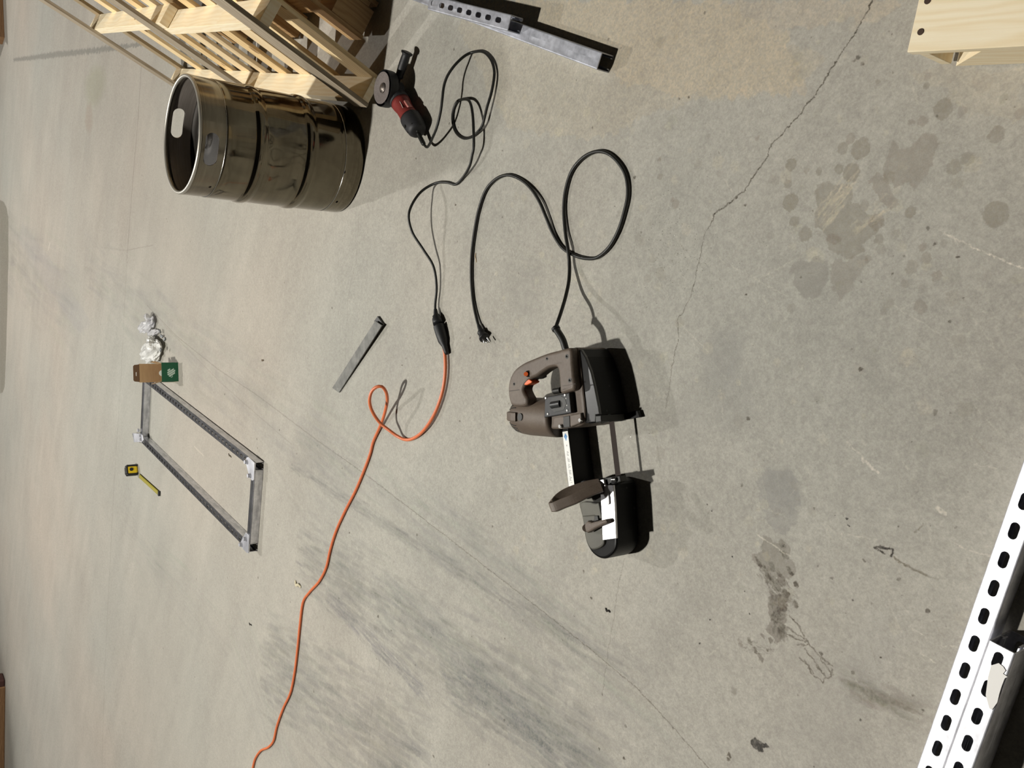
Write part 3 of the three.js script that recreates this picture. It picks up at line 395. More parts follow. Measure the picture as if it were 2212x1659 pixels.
// ------------------------------------------------------------------ angle grinder with its cord
{
  const g = thing('angle_grinder', 'red and black angle grinder lying on its back with its disc facing up', 'grinder', [0.92, 0, -2.4]);
  const R = [0.815, 0.036, -2.309], C = [0.985, 0.04, -2.452], dir = V(C).sub(V(R)).normalize(), at = (t, y = 0, s = 0) => { const p = V(R).add(dir.clone().multiplyScalar(t)); return [p.x - dir.z * s, p.y + y, p.z + dir.x * s]; };
  part('rear_housing', turned(at(0), at(0.1), [[0, 0], [0.02, 0], [0.0265, 0.003], [0.031, 0.012], [0.0335, 0.03], [0.0345, 0.062], [0.034, 0.07], [0, 0.07]]), darkGrey, g);
  part('body_shell', turned(at(0.066), at(0.15), [[0, 0], [0.0325, 0], [0.0322, 0.004], [0.0285, 0.03], [0.0285, 0.06], [0.032, 0.078], [0.033, 0.092], [0, 0.092]]), redPlastic, g, 'red plastic motor shell');
  part('gear_head', [turned(at(0.155), at(0.2), [[0, 0], [0.033, 0], [0.034, 0.01], [0.032, 0.03], [0.026, 0.05], [0, 0.052]]), new THREE.CylinderGeometry(0.03, 0.033, 0.05, 28).translate(0.985, 0.042, -2.452)], darkGrey, g);
  const G = [0.987, 0, -2.453];
  part('wheel_guard', new THREE.LatheGeometry([[0.03, 0.052], [0.054, 0.05], [0.0585, 0.053], [0.0595, 0.06], [0.0595, 0.081], [0.0575, 0.082], [0.0565, 0.062], [0.054, 0.057], [0.03, 0.058]].map((p) => new THREE.Vector2(...p)), 56).translate(...G), blackPlastic, g, 'black steel wheel guard');
  const disc = part('grinding_disc', new THREE.LatheGeometry([[0, 0.074], [0.014, 0.074], [0.021, 0.0745], [0.026, 0.08], [0.051, 0.0815], [0.0515, 0.085], [0.0265, 0.0845], [0.0225, 0.079], [0.0, 0.0785]].map((p) => new THREE.Vector2(...p)), 56).translate(...G), std({ map: tex(painted(128, 128, (i, j) => { const v = 104 + 30 * (hash2(i, j) - 0.5) + 20 * fbm(i / 20, j / 20, 3); return [v, v * 0.93, v * 0.9]; })), roughness: 0.8 }), g, 'worn grey-brown grinding disc');
  part('clamp_nut', new THREE.LatheGeometry([[0.004, 0.0782], [0.016, 0.0782], [0.0165, 0.083], [0.009, 0.0845], [0.008, 0.088], [0, 0.089]].map((p) => new THREE.Vector2(...p)), 32).translate(...G), std({ color: 0x7a726c, metalness: 0.7, roughness: 0.45 }), disc);
  for (let k = 0; k < 4; k++) { const a = k * Math.PI / 2 + 0.7; part('pin_hole', new THREE.CylinderGeometry(0.0016, 0.0016, 0.001, 10).translate(G[0] + Math.cos(a) * 0.0128, 0.0838, G[2] + Math.sin(a) * 0.0128), blackPlastic, disc); }
  const H0 = [1.004, 0.036, -2.44], H1 = [1.088, 0.034, -2.371];
  part('side_handle', [turned(H0, H1, [[0, 0], [0.008, 0], [0.0085, 0.022], [0.0135, 0.025], [0.0135, 0.032], [0.0125, 0.036], [0.0145, 0.06], [0.0145, 0.085], [0.0135, 0.1], [0.019, 0.106], [0.0195, 0.11], [0.012, 0.112], [0, 0.112]])], blackPlastic, g);
  part('switch_slider', slab(along([R[0], R[2]], [C[0], C[2]], 0.09, 0.0).length ? [at(0.088, 0, 0.022), at(0.125, 0, 0.02), at(0.125, 0, 0.03), at(0.088, 0, 0.032)].map((p) => [p[0], p[2]]) : [], 0.035, 0.052, 0.002), std({ color: 0xb8746c, roughness: 0.5 }), g, 'pale red sliding switch');
  part('trim_line', tube([at(0.13, 0.0222, 0.018), at(0.11, 0.0235, 0.018), at(0.095, 0.026, 0.018)], 0.0012, 12, 6), std({ color: 0xcfc7bd, roughness: 0.5 }), g);
  for (let k = -3; k <= 3; k++) part('vent_slot', rbox(0.003, 0.022, 0.0012, 0.0004).rotateY(-Math.atan2(dir.z, dir.x)).translate(...at(0.012, 0.018, k * 0.0055)), rubber, g);
  part('brush_cap', rod(at(0.03, 0.03, -0.008), at(0.03, 0.0345, -0.0085), 0.005), rubber, g);
  part('cord_sleeve', tube([at(0.004, 0.002), [0.8139,0.032,-2.3179], [0.7754,0.026,-2.2968]], 0.0075, 24, 12), rubber, g);
  part('power_cord', tube([[0.7754,0.026,-2.2968],[0.7641,0.026,-2.2852],[0.758,0.028,-2.2724],[0.7595,0.036,-2.2453],[0.7679,0.045,-2.2162],[0.7902,0.056,-2.1717],[0.8327,0.06,-2.1416],[0.8691,0.062,-2.128],[0.9037,0.06,-2.1205],[0.9288,0.056,-2.1074],[0.9566,0.044,-2.0847],[0.9825,0.022,-2.0629],[0.9909,0.008,-2.0512],[0.9897,0.0045,-2.0356],[0.9799,0.0045,-2.0021],[0.9618,0.006,-1.9742],[0.9293,0.008,-1.9467],[0.899,0.009,-1.9368],[0.874,0.011,-1.9382],[0.8383,0.013,-1.9497],[0.8036,0.016,-1.9665],[0.7585,0.014,-1.994],[0.7473,0.009,-2.0248],[0.7425,0.006,-2.0599],[0.7494,0.0045,-2.1039],[0.7722,0.0045,-2.139],[0.7992,0.0045,-2.1562],[0.8313,0.0045,-2.1604],[0.8553,0.0048,-2.1499],[0.868,0.006,-2.1295],[0.8638,0.01,-2.0952],[0.8506,0.016,-2.059],[0.8297,0.022,-2.0376],[0.7972,0.027,-2.0232],[0.7445,0.032,-2.0131],[0.6951,0.03,-2.0177]].concat([[0.6783,0.026,-2.0311],[0.6546,0.018,-2.0552],[0.6319,0.007,-2.1056],[0.6185,0.0045,-2.1496],[0.6344,0.0045,-2.2002],[0.6414,0.012,-2.2546],[0.6199,0.04,-2.2906],[0.5799,0.066,-2.3058],[0.5437,0.075,-2.3151],[0.4926,0.066,-2.3123],[0.4322,0.04,-2.2872],[0.3786,0.022,-2.2604],[0.3129,0.013,-2.2581],[0.2552,0.012,-2.2701],[0.2254,0.013,-2.267]]), 0.0042, 420, 10), rubber, g);
  part('plug', [rod([0.2432,0.0125,-2.2684], [0.2221,0.014,-2.2629], 0.0055, 0.0085), turned([0.2236,0.014,-2.2628], [0.1929,0.017,-2.2461], [[0, 0], [0.01, 0], [0.0125, 0.003], [0.0125, 0.008], [0.0155, 0.012], [0.0165, 0.024], [0.0165, 0.0335], [0, 0.0335]], 20)], blackPlastic, g, 'moulded black plug');
}

// ------------------------------------------------------------------ orange extension cord
{
  const e = thing('extension_cord', 'orange extension cord running down the floor with one raised loop', 'cord', [-0.1, 0, -2.8]);
  part('connector', [turned([0.1915,0.0165,-2.2458], [0.1378,0.0125,-2.226], [[0, 0], [0.0165, 0], [0.018, 0.004], [0.018, 0.03], [0.0165, 0.055], [0.0095, 0.072], [0.0085, 0.092], [0.0065, 0.1], [0, 0.1]], 20)], blackPlastic, e, 'moulded black socket end');
  part('cord', tube([[0.1489,0.013,-2.2337],[0.1347,0.012,-2.2292],[0.112,0.0105,-2.2247],[0.0838,0.0105,-2.2213],[0.0557,0.011,-2.2206],[0.0138,0.011,-2.2278],[-0.0283,0.011,-2.2448],[-0.0766,0.012,-2.2761],[-0.1203,0.012,-2.3201],[-0.1571,0.009,-2.3807],[-0.1783,0.0062,-2.448],[-0.1795,0.009,-2.4839],[-0.1684,0.02,-2.512],[-0.1484,0.038,-2.5342],[-0.1268,0.056,-2.5565],[-0.0985,0.078,-2.5591],[-0.0673,0.098,-2.5505],[-0.0398,0.108,-2.5377],[-0.0129,0.107,-2.5211],[0.001,0.098,-2.5002],[0.0007,0.086,-2.4915],[-0.017,0.066,-2.5006],[-0.0415,0.048,-2.5242],[-0.0665,0.032,-2.5594],[-0.1144,0.015,-2.6164],[-0.1537,0.008,-2.6624],[-0.2001,0.0056,-2.7079]].concat([[-0.239,0.0056,-2.7292],[-0.3115,0.0056,-2.7849],[-0.385,0.0056,-2.8495],[-0.4721,0.0056,-2.9396],[-0.5617,0.0056,-3.0218],[-0.6411,0.0056,-3.0739],[-0.7106,0.0056,-3.1101],[-0.777,0.0056,-3.1763],[-0.8415,0.0056,-3.2754],[-0.8912,0.0056,-3.3366],[-0.996,0.0056,-3.3743],[-1.1002,0.0056,-3.4031],[-1.2071,0.0056,-3.4371],[-1.3094,0.0056,-3.4858],[-1.4036,0.0056,-3.5699],[-1.5086,0.0056,-3.6472],[-1.5836,0.0056,-3.6879],[-1.6328,0.0056,-3.7494],[-1.6813,0.0056,-3.8458],[-1.7442,0.0056,-3.9177],[-1.7967,0.0056,-3.9498],[-1.9106,0.0056,-4.0156],[-2.1531,0.0056,-4.1781],[-2.3616,0.0056,-4.2356],[-2.7666,0.0056,-4.4979]]), 0.0055, 420, 10), orangeCord, e);
}

// ------------------------------------------------------------------ portable band saw, lying on its side
{
  const s = thing('band_saw', 'brown and black portable band saw lying on its side in the middle of the floor', 'saw', [-0.15, 0, -1.55]);
  part('wheel_housing', slab([[0.0823,-1.5086],[0.0804,-1.5018],[0.0616,-1.4862],[0.0251,-1.467],[-0.0089,-1.4566],[-0.0583,-1.444],[-0.077,-1.4412],[-0.0792,-1.4546],[-0.096,-1.4565],[-0.0986,-1.4811],[-0.0969,-1.4942],[-0.0184,-1.502],[0.0423,-1.5075]], 0.004, 0.098, 0.004, [], 3), blackPaint, s, 'glossy black rear wheel housing');
  part('housing_top', slab([[0.0795,-1.5041],[0.0787,-1.4997],[0.0606,-1.4847],[0.0241,-1.4661],[-0.0098,-1.4557],[-0.0582,-1.4436],[-0.0759,-1.441],[-0.0781,-1.4539],[-0.0944,-1.4564],[-0.0968,-1.478],[-0.0646,-1.4843],[-0.0084,-1.4916],[0.042,-1.4976]], 0.09, 0.0996, 0.002), phys({ map: blackPaintMap, color: 0xffffff, roughness: 0.3, clearcoat: 0.6, clearcoatRoughness: 0.3 }), s);
  part('housing_lip', slab([[0.0337,-1.5057],[0.0331,-1.4824],[-0.0201,-1.4696],[-0.0769,-1.4571],[-0.0797,-1.5122]], 0.004, 0.03, 0.004), blackPaint, s);
  part('gear_case', slab(smooth([[0.0812,-1.5295],[0.0823,-1.5076],[0.042,-1.4994],[-0.0084,-1.4927],[-0.0646,-1.4857],[-0.0927,-1.489],[-0.1041,-1.504],[-0.1092,-1.5433],[-0.1146,-1.59],[-0.1085,-1.6348],[-0.0598,-1.6397],[-0.0302,-1.5999],[-0.0242,-1.5375]], 5), 0.004, 0.104, 0.006, [], 3), brownPlastic, s, 'dark brown gear case');
  const handle = part('handle', slab(smooth([[-0.0325,-1.7578],[-0.0116,-1.7592],[0.0125,-1.752],[0.0345,-1.7334],[0.0509,-1.6988],[0.0624,-1.6537],[0.0747,-1.5947],[0.0797,-1.5537],[0.0827,-1.5337],[0.0816,-1.5105],[0.0503,-1.5068],[0.0141,-1.5032],[-0.008,-1.4997],[-0.017,-1.5036],[-0.0209,-1.5168],[-0.0248,-1.551],[-0.0074,-1.5541],[0.0152,-1.5559],[0.0316,-1.5584],[0.039,-1.5644],[0.0383,-1.5902],[0.029,-1.6171],[0.018,-1.642],[0.012,-1.6638],[-0.0032,-1.688],[-0.0143,-1.6962],[-0.0273,-1.6888],[-0.038,-1.6807],[-0.0552,-1.6847],[-0.0556,-1.7465],[-0.0446,-1.754]], 5), 0.086, 0.124, 0.009, [], 4), brownPlastic, s, 'brown plastic loop handle');
  part('handle_collar', slab([[-0.0177,-1.7515],[-0.0145,-1.7095],[-0.0162,-1.7082],[-0.0196,-1.7512]], 0.118, 0.1243, 0.0002), brownDark, handle);
  part('handle_seam', slab([[-0.0073,-1.5418],[-0.0023,-1.4944],[-0.0033,-1.4942],[-0.0086,-1.5418]], 0.12, 0.1243, 0), brownDark, handle);
  { // the motor: a turned housing with a raised band over its end, cooling slits either side of it
    const A = V([-0.0894,0.064,-1.611]), d = V([-0.0842,0.07,-1.8279]).sub(A).normalize(), side = d.clone().cross(new THREE.Vector3(0, 1, 0)).normalize(), up = side.clone().cross(d).normalize();
    const prof = [[0, 0], [0.048, 0], [0.05, 0.02], [0.05, 0.115], [0.048, 0.142], [0.0435, 0.16], [0.034, 0.174], [0.017, 0.181], [0, 0.183]];
    const rad = (t) => { for (let i = 2; i < prof.length; i++) if (t <= prof[i][1]) { const [r0, t0] = prof[i - 1], [r1, t1] = prof[i]; return r0 + (r1 - r0) * (t - t0) / (t1 - t0); } return 0; };
    const at = (t, ang, lift = 0) => A.clone().addScaledVector(d, t).addScaledVector(up, Math.cos(ang) * (rad(t) + lift)).addScaledVector(side, Math.sin(ang) * (rad(t) + lift)).toArray();
    const m = part('motor', turned(A.toArray(), A.clone().add(d).toArray(), prof, 56), brownPlastic, s, 'brown rounded motor housing');
    const sh = new THREE.Shape(), T = [0.122, 0.132, 0.142, 0.152, 0.16, 0.168, 0.174, 0.178, 0.181, 0.1828]; T.forEach((t, i) => sh[i ? 'lineTo' : 'moveTo'](t + (i > 5 ? 0.0045 * (i - 5) / 4 : 0), rad(t) + 0.0055)); sh.lineTo(0.1875, -0.02); sh.lineTo(0.18, -0.02); for (const t of [0.176, 0.165, 0.15, 0.122]) sh.lineTo(t, rad(t) - 0.004);
    const band = new THREE.ExtrudeGeometry(sh, { depth: 0.018, bevelEnabled: true, bevelThickness: 0.003, bevelSize: 0.003, bevelOffset: -0.003, bevelSegments: 3 }).translate(0, 0, -0.009).applyMatrix4(basis(A, d, up, d.clone().cross(up)));
    part('motor_band', band, brownPlastic, m);
    part('brush_cap', rod(at(0.107, 0.02, -0.004), at(0.107, 0.02, 0.0022), 0.0102, 0.0096), rubber, m, 'round black brush cap');
    for (const q of [-1, 1]) for (let k = 0; k < 4; k++) part('vent_slot', tube([0, 1, 2, 3, 4].map((i) => at(0.134 + i * 0.0095, q * (0.5 + k * 0.17), 0.0002)), 0.0013, 14, 6), rubber, m);
  }
  part('flat_pad', slab([[-0.0778,-1.529],[-0.0726,-1.4924],[-0.0906,-1.4901],[-0.0983,-1.4968],[-0.1076,-1.5305]], 0.09, 0.112, 0.003), brownPlastic, s);
  part('recess', slab([[-0.0833,-1.5624],[-0.0802,-1.5393],[-0.1078,-1.5387],[-0.1104,-1.5624]], 0.1, 0.1058, 0.001), rubber, s);
  const dial = part('dial_plate', slab([[-0.0348,-1.6137],[-0.0242,-1.5229],[-0.0726,-1.5169],[-0.0857,-1.617]], 0.09, 0.12, 0.002), std({ color: 0x15171a, roughness: 0.55 }), s, 'dark plate with a recessed speed dial');
  part('dial_recess', slab([[-0.0421,-1.5925],[-0.0349,-1.5812],[-0.0314,-1.553],[-0.038,-1.5364],[-0.0501,-1.5322],[-0.0665,-1.5434],[-0.072,-1.5777],[-0.0669,-1.5886]], 0.116, 0.1206, 0.0004), rubber, dial);
  part('dial_wheel', rod([-0.0546,0.117,-1.5881], [-0.0507,0.117,-1.5555], 0.0095), std({ color: 0x2c2d2d, roughness: 0.35 }), dial);
  for (const p of [[-0.0371,0.12,-1.6089],[-0.0299,0.12,-1.5367],[-0.0667,0.12,-1.5303],[-0.0763,0.12,-1.6025]]) part('screw', rod(p, [p[0], p[1] + 0.0016, p[2]], 0.0032, 0.0028, 12), chrome, dial);
  for (const p of [[-0.038,0.1202,-1.5337],[-0.0546,0.1202,-1.5312]]) part('mark', rod(p, [p[0], p[1] + 0.0004, p[2]], 0.0018, 0.0018, 10), std({ color: 0xbdbdb8 }), dial);
  for (const [p, r] of [[[-0.0004,0.124,-1.7306], 0.0042], [[0.0605,0.124,-1.5968], 0.0042], [[0.0634,0.124,-1.5231], 0.0058], [[0.0056,0.124,-1.5144], 0.0058]]) { part('screw_recess', rod([p[0], p[1] - 0.004, p[2]], [p[0], p[1] + 0.0004, p[2]], r, r, 18), rubber, s); part('screw', rod(p, [p[0] + 0.001, p[1] + 0.0012, p[2] + 0.001], r * 0.55, r * 0.45, 12), chrome, s); }
  for (const p of [[-0.0901,0.108,-1.4955], [-0.1069,0.106,-1.571]]) part('bolt', rod(p, [p[0], p[1] + 0.005, p[2]], 0.0055, 0.0045, 12), chrome, s);
  part('trigger', slab([[0.0049,-1.6951],[0.0114,-1.6718],[0.0055,-1.6603],[0.0019,-1.6638],[-0.0039,-1.6825],[-0.0033,-1.691]], 0.095, 0.122, 0.002), orangePlastic, s, 'orange trigger');
  part('trigger_guard', slab([[0.0163,-1.6724],[0.0222,-1.6488],[0.0153,-1.6501],[0.0119,-1.6625],[0.011,-1.6726]], 0.08, 0.108, 0.002), rubber, s);
  part('lock_button_recess', rod([0.0251,0.12,-1.6767], [0.025,0.1265,-1.6688], 0.0085), brownDark, s);
  part('lock_button', rod([0.0246,0.124,-1.6786], [0.0245,0.132,-1.6715], 0.0062, 0.0056), orangePlastic, s, 'orange lock button');
  part('hook_knob', rod([-0.0178,0.1,-1.5749], [-0.0205,0.1,-1.5996], 0.008, 0.0075), rubber, s);
  part('frame_beam', slab([[-0.1159,-1.6052],[-0.1131,-1.5824],[-0.2559,-1.561],[-0.2611,-1.586]], 0.004, 0.073, 0.002), blackPaint, s, 'black beam joining the two wheel housings');
  { // the long label on the beam: white with a blue mark and a column of small print too small to read
    const c = canvas(64, 512), x = c.getContext('2d'); x.fillStyle = '#f3f3ef'; x.fillRect(0, 0, 64, 512); x.fillStyle = '#5d93c8'; x.fillRect(26, 20, 12, 66); x.fillRect(12, 42, 40, 16); x.fillRect(20, 32, 24, 38);
    x.fillStyle = '#8a8a88'; for (let i = 0; i < 46; i++) { const y = 190 + i * 6.4; if (i % 9 > 6) continue; x.fillRect(20 + hash2(i, 2) * 6, y, 6 + hash2(i, 3) * 20, 3); } x.fillRect(26, 128, 12, 8); x.fillRect(28, 140, 8, 4);
    const a = [-0.1233,-1.6027], b = [-0.1206,-1.5827], d = [-0.2549,-1.5622], e = [-0.2593,-1.5835];
    const g = new THREE.BufferGeometry(); g.setAttribute('position', new THREE.Float32BufferAttribute([a, b, d, e].flatMap(([px, pz]) => [px, 0.0734, pz]), 3)); g.setAttribute('normal', new THREE.Float32BufferAttribute([0, 1, 0, 0, 1, 0, 0, 1, 0, 0, 1, 0], 3)); g.setAttribute('uv', new THREE.Float32BufferAttribute([0, 1, 1, 1, 1, 0, 0, 0], 2)); g.setIndex([0, 2, 1, 0, 3, 2]);
    part('label', g, std({ map: tex(c, true, false), roughness: 0.35 }), s, 'white label strip with a blue mark and small print');
  }
  part('wheel_housing', slab(smooth([[-0.2438,-1.5361],[-0.236,-1.5001],[-0.2296,-1.448],[-0.242,-1.4191],[-0.2902,-1.415],[-0.3682,-1.4119],[-0.3881,-1.4145],[-0.4058,-1.4283],[-0.4204,-1.4539],[-0.4208,-1.4768],[-0.4111,-1.4998],[-0.3902,-1.5174],[-0.3626,-1.5255],[-0.3324,-1.5299],[-0.2987,-1.5409]], 4), 0.004, 0.08, 0.006, [], 3), blackPaint, s, 'black front wheel housing');
  part('top_cover', slab(smooth([[-0.2474,-1.5237],[-0.2385,-1.488],[-0.2344,-1.4604],[-0.2695,-1.4521],[-0.3129,-1.4495],[-0.3721,-1.4474],[-0.3842,-1.4495],[-0.3966,-1.4669],[-0.4022,-1.4931],[-0.3862,-1.5088],[-0.3608,-1.5166],[-0.3307,-1.521],[-0.2971,-1.5313]], 4), 0.07, 0.087, 0.004, [], 2), dustyPaint, s, 'dusty grey cover of the front wheel');
  { const g = slab([[-0.2323,-1.4563],[-0.2292,-1.4404],[-0.2423,-1.4368],[-0.2412,-1.4116],[-0.2886,-1.407],[-0.3642,-1.4041],[-0.373,-1.4443],[-0.3124,-1.4469],[-0.269,-1.4492]], -0.007, 0, 0.001); const o = [-0.3003,0.091,-1.427]; g.translate(-o[0], 0, -o[2]).rotateX(0.13).rotateZ(-0.02).translate(...o); part('wear_strip', g, worn, s, 'worn bright metal strip along the front housing'); }
  part('strip_slot', slab(smooth([[-0.261,-1.4288],[-0.2615,-1.4238],[-0.2817,-1.42],[-0.2862,-1.4212],[-0.2864,-1.4279],[-0.271,-1.4302]], 3), 0.082, 0.0945, 0.0006), worn, s);
  part('guide_block', slab([[-0.2268,-1.4445],[-0.2184,-1.3965],[-0.2317,-1.3928],[-0.2416,-1.4191],[-0.2436,-1.4442]], 0.06, 0.082, 0.002), rubber, s);
  part('guide_bolt', rod([-0.2295,0.084,-1.4167], [-0.2276,0.084,-1.4043], 0.006, 0.006, 6), chrome, s);
  part('guide_block', slab([[-0.0792,-1.456],[-0.0779,-1.4367],[-0.0936,-1.4361],[-0.096,-1.4551]], 0.02, 0.099, 0.002), rubber, s);
  part('guide_roller', rod([-0.0884,0.07,-1.4625], [-0.085,0.07,-1.4369], 0.011, 0.009), rubber, s);
  part('work_stop', slab([[-0.0878,-1.5201],[-0.0697,-1.3998],[-0.0855,-1.3932],[-0.1029,-1.5191]], 0.004, 0.014, 0.001), blackPaint, s, 'black work stop plate');
  { // the blade, one edge toothed
    const a = V([-0.0877,0.056,-1.4455]), b = V([-0.2346,0.056,-1.4254]), L = a.distanceTo(b), d = b.clone().sub(a).normalize(), sh = new THREE.Shape(); sh.moveTo(0, 0); sh.lineTo(L, 0);
    const n = Math.floor(L / 0.0028); for (let i = n; i > 0; i--) { sh.lineTo(i * L / n, 0.0118); sh.lineTo((i - 0.85) * L / n, 0.0131); } sh.lineTo(0, 0.0118);
    const nn = new THREE.Vector3(0, 0.8, 0.6), w = d.clone().cross(nn).normalize(); if (w.z < 0) w.negate();
    const g = new THREE.ExtrudeGeometry(sh, { depth: 0.0009, bevelEnabled: false }).translate(0, -0.006, 0).applyMatrix4(basis(a, d, w, d.clone().cross(w)));
    part('saw_blade', g, bladeSteel, s, 'toothed steel blade');
  }
  { // front handle: a flat band bent into a narrow loop that rises away from the housing
    const loop = [[-0.2332,0.116,-1.4275],[-0.2449,0.14,-1.4485],[-0.2607,0.163,-1.47],[-0.271,0.178,-1.4913],[-0.2807,0.19,-1.511],[-0.2806,0.19,-1.5194],[-0.2721,0.178,-1.5246],[-0.2582,0.158,-1.5193],[-0.2482,0.14,-1.5068],[-0.2352,0.112,-1.4781],[-0.2294,0.092,-1.4564]].map(V);
    const w = V([-0.3011,0.19,-1.505]).sub(V([-0.281,0.19,-1.5168])), c = new THREE.CatmullRomCurve3(loop, false, 'centripetal'), P = c.getPoints(44), N = P.length, T = 0.0042, pos = [], idx = [];
    const wd = w.clone().normalize();
    P.forEach((p, i) => { const d = P[Math.min(N - 1, i + 1)].clone().sub(P[Math.max(0, i - 1)]).normalize(), n = d.clone().cross(wd).normalize(); for (const [k, q] of [[0, 1], [0.06, 1.25], [0.94, 1.25], [1, 1], [1, -1], [0.94, -1.25], [0.06, -1.25], [0, -1]]) pos.push(p.clone().addScaledVector(w, k).addScaledVector(n, q * T)); });
    for (let i = 0; i + 1 < N; i++) for (let k = 0; k < 8; k++) { const a = i * 8 + k, b = i * 8 + (k + 1) % 8; idx.push(a, b, a + 8, b, b + 8, a + 8); }
    for (const o of [0, (N - 1) * 8]) for (let k = 1; k < 7; k++) idx.push(o, o + k, o + k + 1);
    let g = new THREE.BufferGeometry(); g.setAttribute('position', new THREE.Float32BufferAttribute(pos.flatMap((p) => p.toArray()), 3)); g.setAttribute('uv', new THREE.Float32BufferAttribute(pos.flatMap((p) => [p.x * 3, p.z * 3]), 2)); g.setIndex(idx); g = g.toNonIndexed();
    { const p = g.attributes.position, A = new THREE.Vector3(), B = new THREE.Vector3(), C = new THREE.Vector3(); let vol = 0; for (let i = 0; i < p.count; i += 3) { A.fromBufferAttribute(p, i); B.fromBufferAttribute(p, i + 1); C.fromBufferAttribute(p, i + 2); const o = P[0]; vol += A.sub(o).dot(B.sub(o).cross(C.sub(o))); } if (vol < 0) for (let i = 0; i < p.count; i += 3) for (const at of [g.attributes.position, g.attributes.uv]) for (let c2 = 0; c2 < at.itemSize; c2++) { const k = at.array[(i + 1) * at.itemSize + c2]; at.array[(i + 1) * at.itemSize + c2] = at.array[(i + 2) * at.itemSize + c2]; at.array[(i + 2) * at.itemSize + c2] = k; } }
    g.computeVertexNormals();
    const f = part('front_handle', g, brownPlastic, s, 'brown looped front handle');
    part('screw', rod([-0.2559,0.1,-1.5156], [-0.2554,0.108,-1.5039], 0.004, 0.004, 12), chrome, f);
  }
  part('handle_foot', slab([[-0.2462,-1.4932],[-0.234,-1.4491],[-0.2399,-1.44],[-0.2625,-1.4387],[-0.2665,-1.4621],[-0.2802,-1.4914]], 0.085, 0.100, 0.003), brownDark, s);
  part('cover_plate', slab([[-0.2915,-1.518],[-0.288,-1.5066],[-0.2855,-1.4558],[-0.3217,-1.4465],[-0.3257,-1.4608],[-0.3174,-1.4697],[-0.3252,-1.5137]], 0.080, 0.094, 0.002), dustyPaint, s);
  part('tension_lever', [slab([[-0.3419,-1.4945],[-0.3301,-1.4818],[-0.3323,-1.4669],[-0.3277,-1.4525],[-0.319,-1.4192],[-0.3234,-1.4143],[-0.328,-1.4156],[-0.3441,-1.453],[-0.3593,-1.4828],[-0.3555,-1.4937]], 0.090, 0.108, 0.004), rod([-0.3521,0.09,-1.5056], [-0.3478,0.107,-1.4873], 0.009)], brownPlastic, s, 'grey-brown tension lever');
  part('lever_socket', slab([[-0.3175,-1.4676],[-0.3159,-1.4561],[-0.3263,-1.4536],[-0.3309,-1.468]], 0.080, 0.098, 0.001), rubber, s);
  part('cord_sleeve', [tube([[0.0829,0.098,-1.5561], [0.1059,0.1,-1.564], [0.1211,0.1,-1.5759], [0.1356,0.098,-1.5913]], 0.0088, 30, 14), rod([0.1327,0.098,-1.5889], [0.1384,0.098,-1.5928], 0.0108, 0.0108, 18)], rubber, s);
  part('power_cord', tube([[0.1377,0.098,-1.5919]].concat([[0.1471,0.094,-1.5911],[0.1744,0.078,-1.5944],[0.2205,0.045,-1.6108],[0.2641,0.024,-1.6204],[0.3052,0.0135,-1.6289],[0.3441,0.0135,-1.633],[0.3949,0.0085,-1.6478],[0.4566,0.0062,-1.6538],[0.5033,0.0062,-1.645],[0.5464,0.0062,-1.6203],[0.5708,0.0062,-1.5792],[0.5767,0.0062,-1.5331],[0.5651,0.0062,-1.4923],[0.5337,0.0062,-1.4534],[0.4947,0.0062,-1.4281],[0.4492,0.0062,-1.4233],[0.4071,0.0062,-1.4369],[0.3657,0.0062,-1.4585],[0.3309,0.0062,-1.4915],[0.3126,0.005,-1.5343],[0.3158,0.005,-1.5765],[0.3298,0.005,-1.6197],[0.3551,0.005,-1.664],[0.3966,0.007,-1.6974],[0.4432,0.01,-1.7207],[0.4912,0.011,-1.7468],[0.5373,0.008,-1.7884],[0.574,0.005,-1.8417],[0.5938,0.005,-1.8938],[0.5918,0.005,-1.9485],[0.5709,0.006,-1.9931],[0.523,0.006,-2.0296],[0.4584,0.006,-2.0556],[0.3914,0.006,-2.0724],[0.3224,0.006,-2.0774],[0.2521,0.006,-2.0705],[0.1949,0.008,-2.0508],[0.1632,0.011,-2.0314]]), 0.0047, 420, 10), rubber, s);
  const plug = part('plug', [rod([0.1761,0.01,-2.0393], [0.1574,0.012,-2.0255], 0.0055, 0.0075), turned([0.1602,0.012,-2.0278], [0.1299,0.013,-1.9998], [[0, 0], [0.009, 0], [0.0125, 0.005], [0.0125, 0.01], [0.0105, 0.013], [0.015, 0.024], [0.0165, 0.028], [0.0165, 0.033], [0, 0.033]], 18)], blackPlastic, s, 'black three-pin plug');
  for (const [p, q] of [[[0.1358,0.018,-2.0088], [0.1217,0.018,-2.0002]], [[0.1373,0.018,-1.9882], [0.1245,0.018,-1.975]], [[0.132,0.006,-2.0115], [0.1221,0.006,-2.005]]]) part('prong', rod(p, q, 0.0022, 0.0022, 8), chrome, plug);
}

// ------------------------------------------------------------------ loose struts at the top right
{
  const e = [0.7787,-1.4745], f = [0.9736,-1.7822], a = thing('strut_channel', 'plain galvanised strut channel lying flat under the short slotted piece', 'channel', [e[0], 0, e[1]]);
  part('channel', laid(channel(1.25), [0.7787, -1.475], [0.7787 + 0.497, -1.475 - 0.868]), zinc, a);
  const b = thing('strut_channel', 'short slotted strut channel lying on top of the plain galvanised channel', 'channel', [0.964, 0.0413, -1.77]);
  part('channel', laid(channel(0.436, { slots: every(0.0538, 0.43) }), [0.964, -1.77], [0.964 + 0.453, -1.77 - 0.891], 0.0415), zinc, b);
  void f;
}
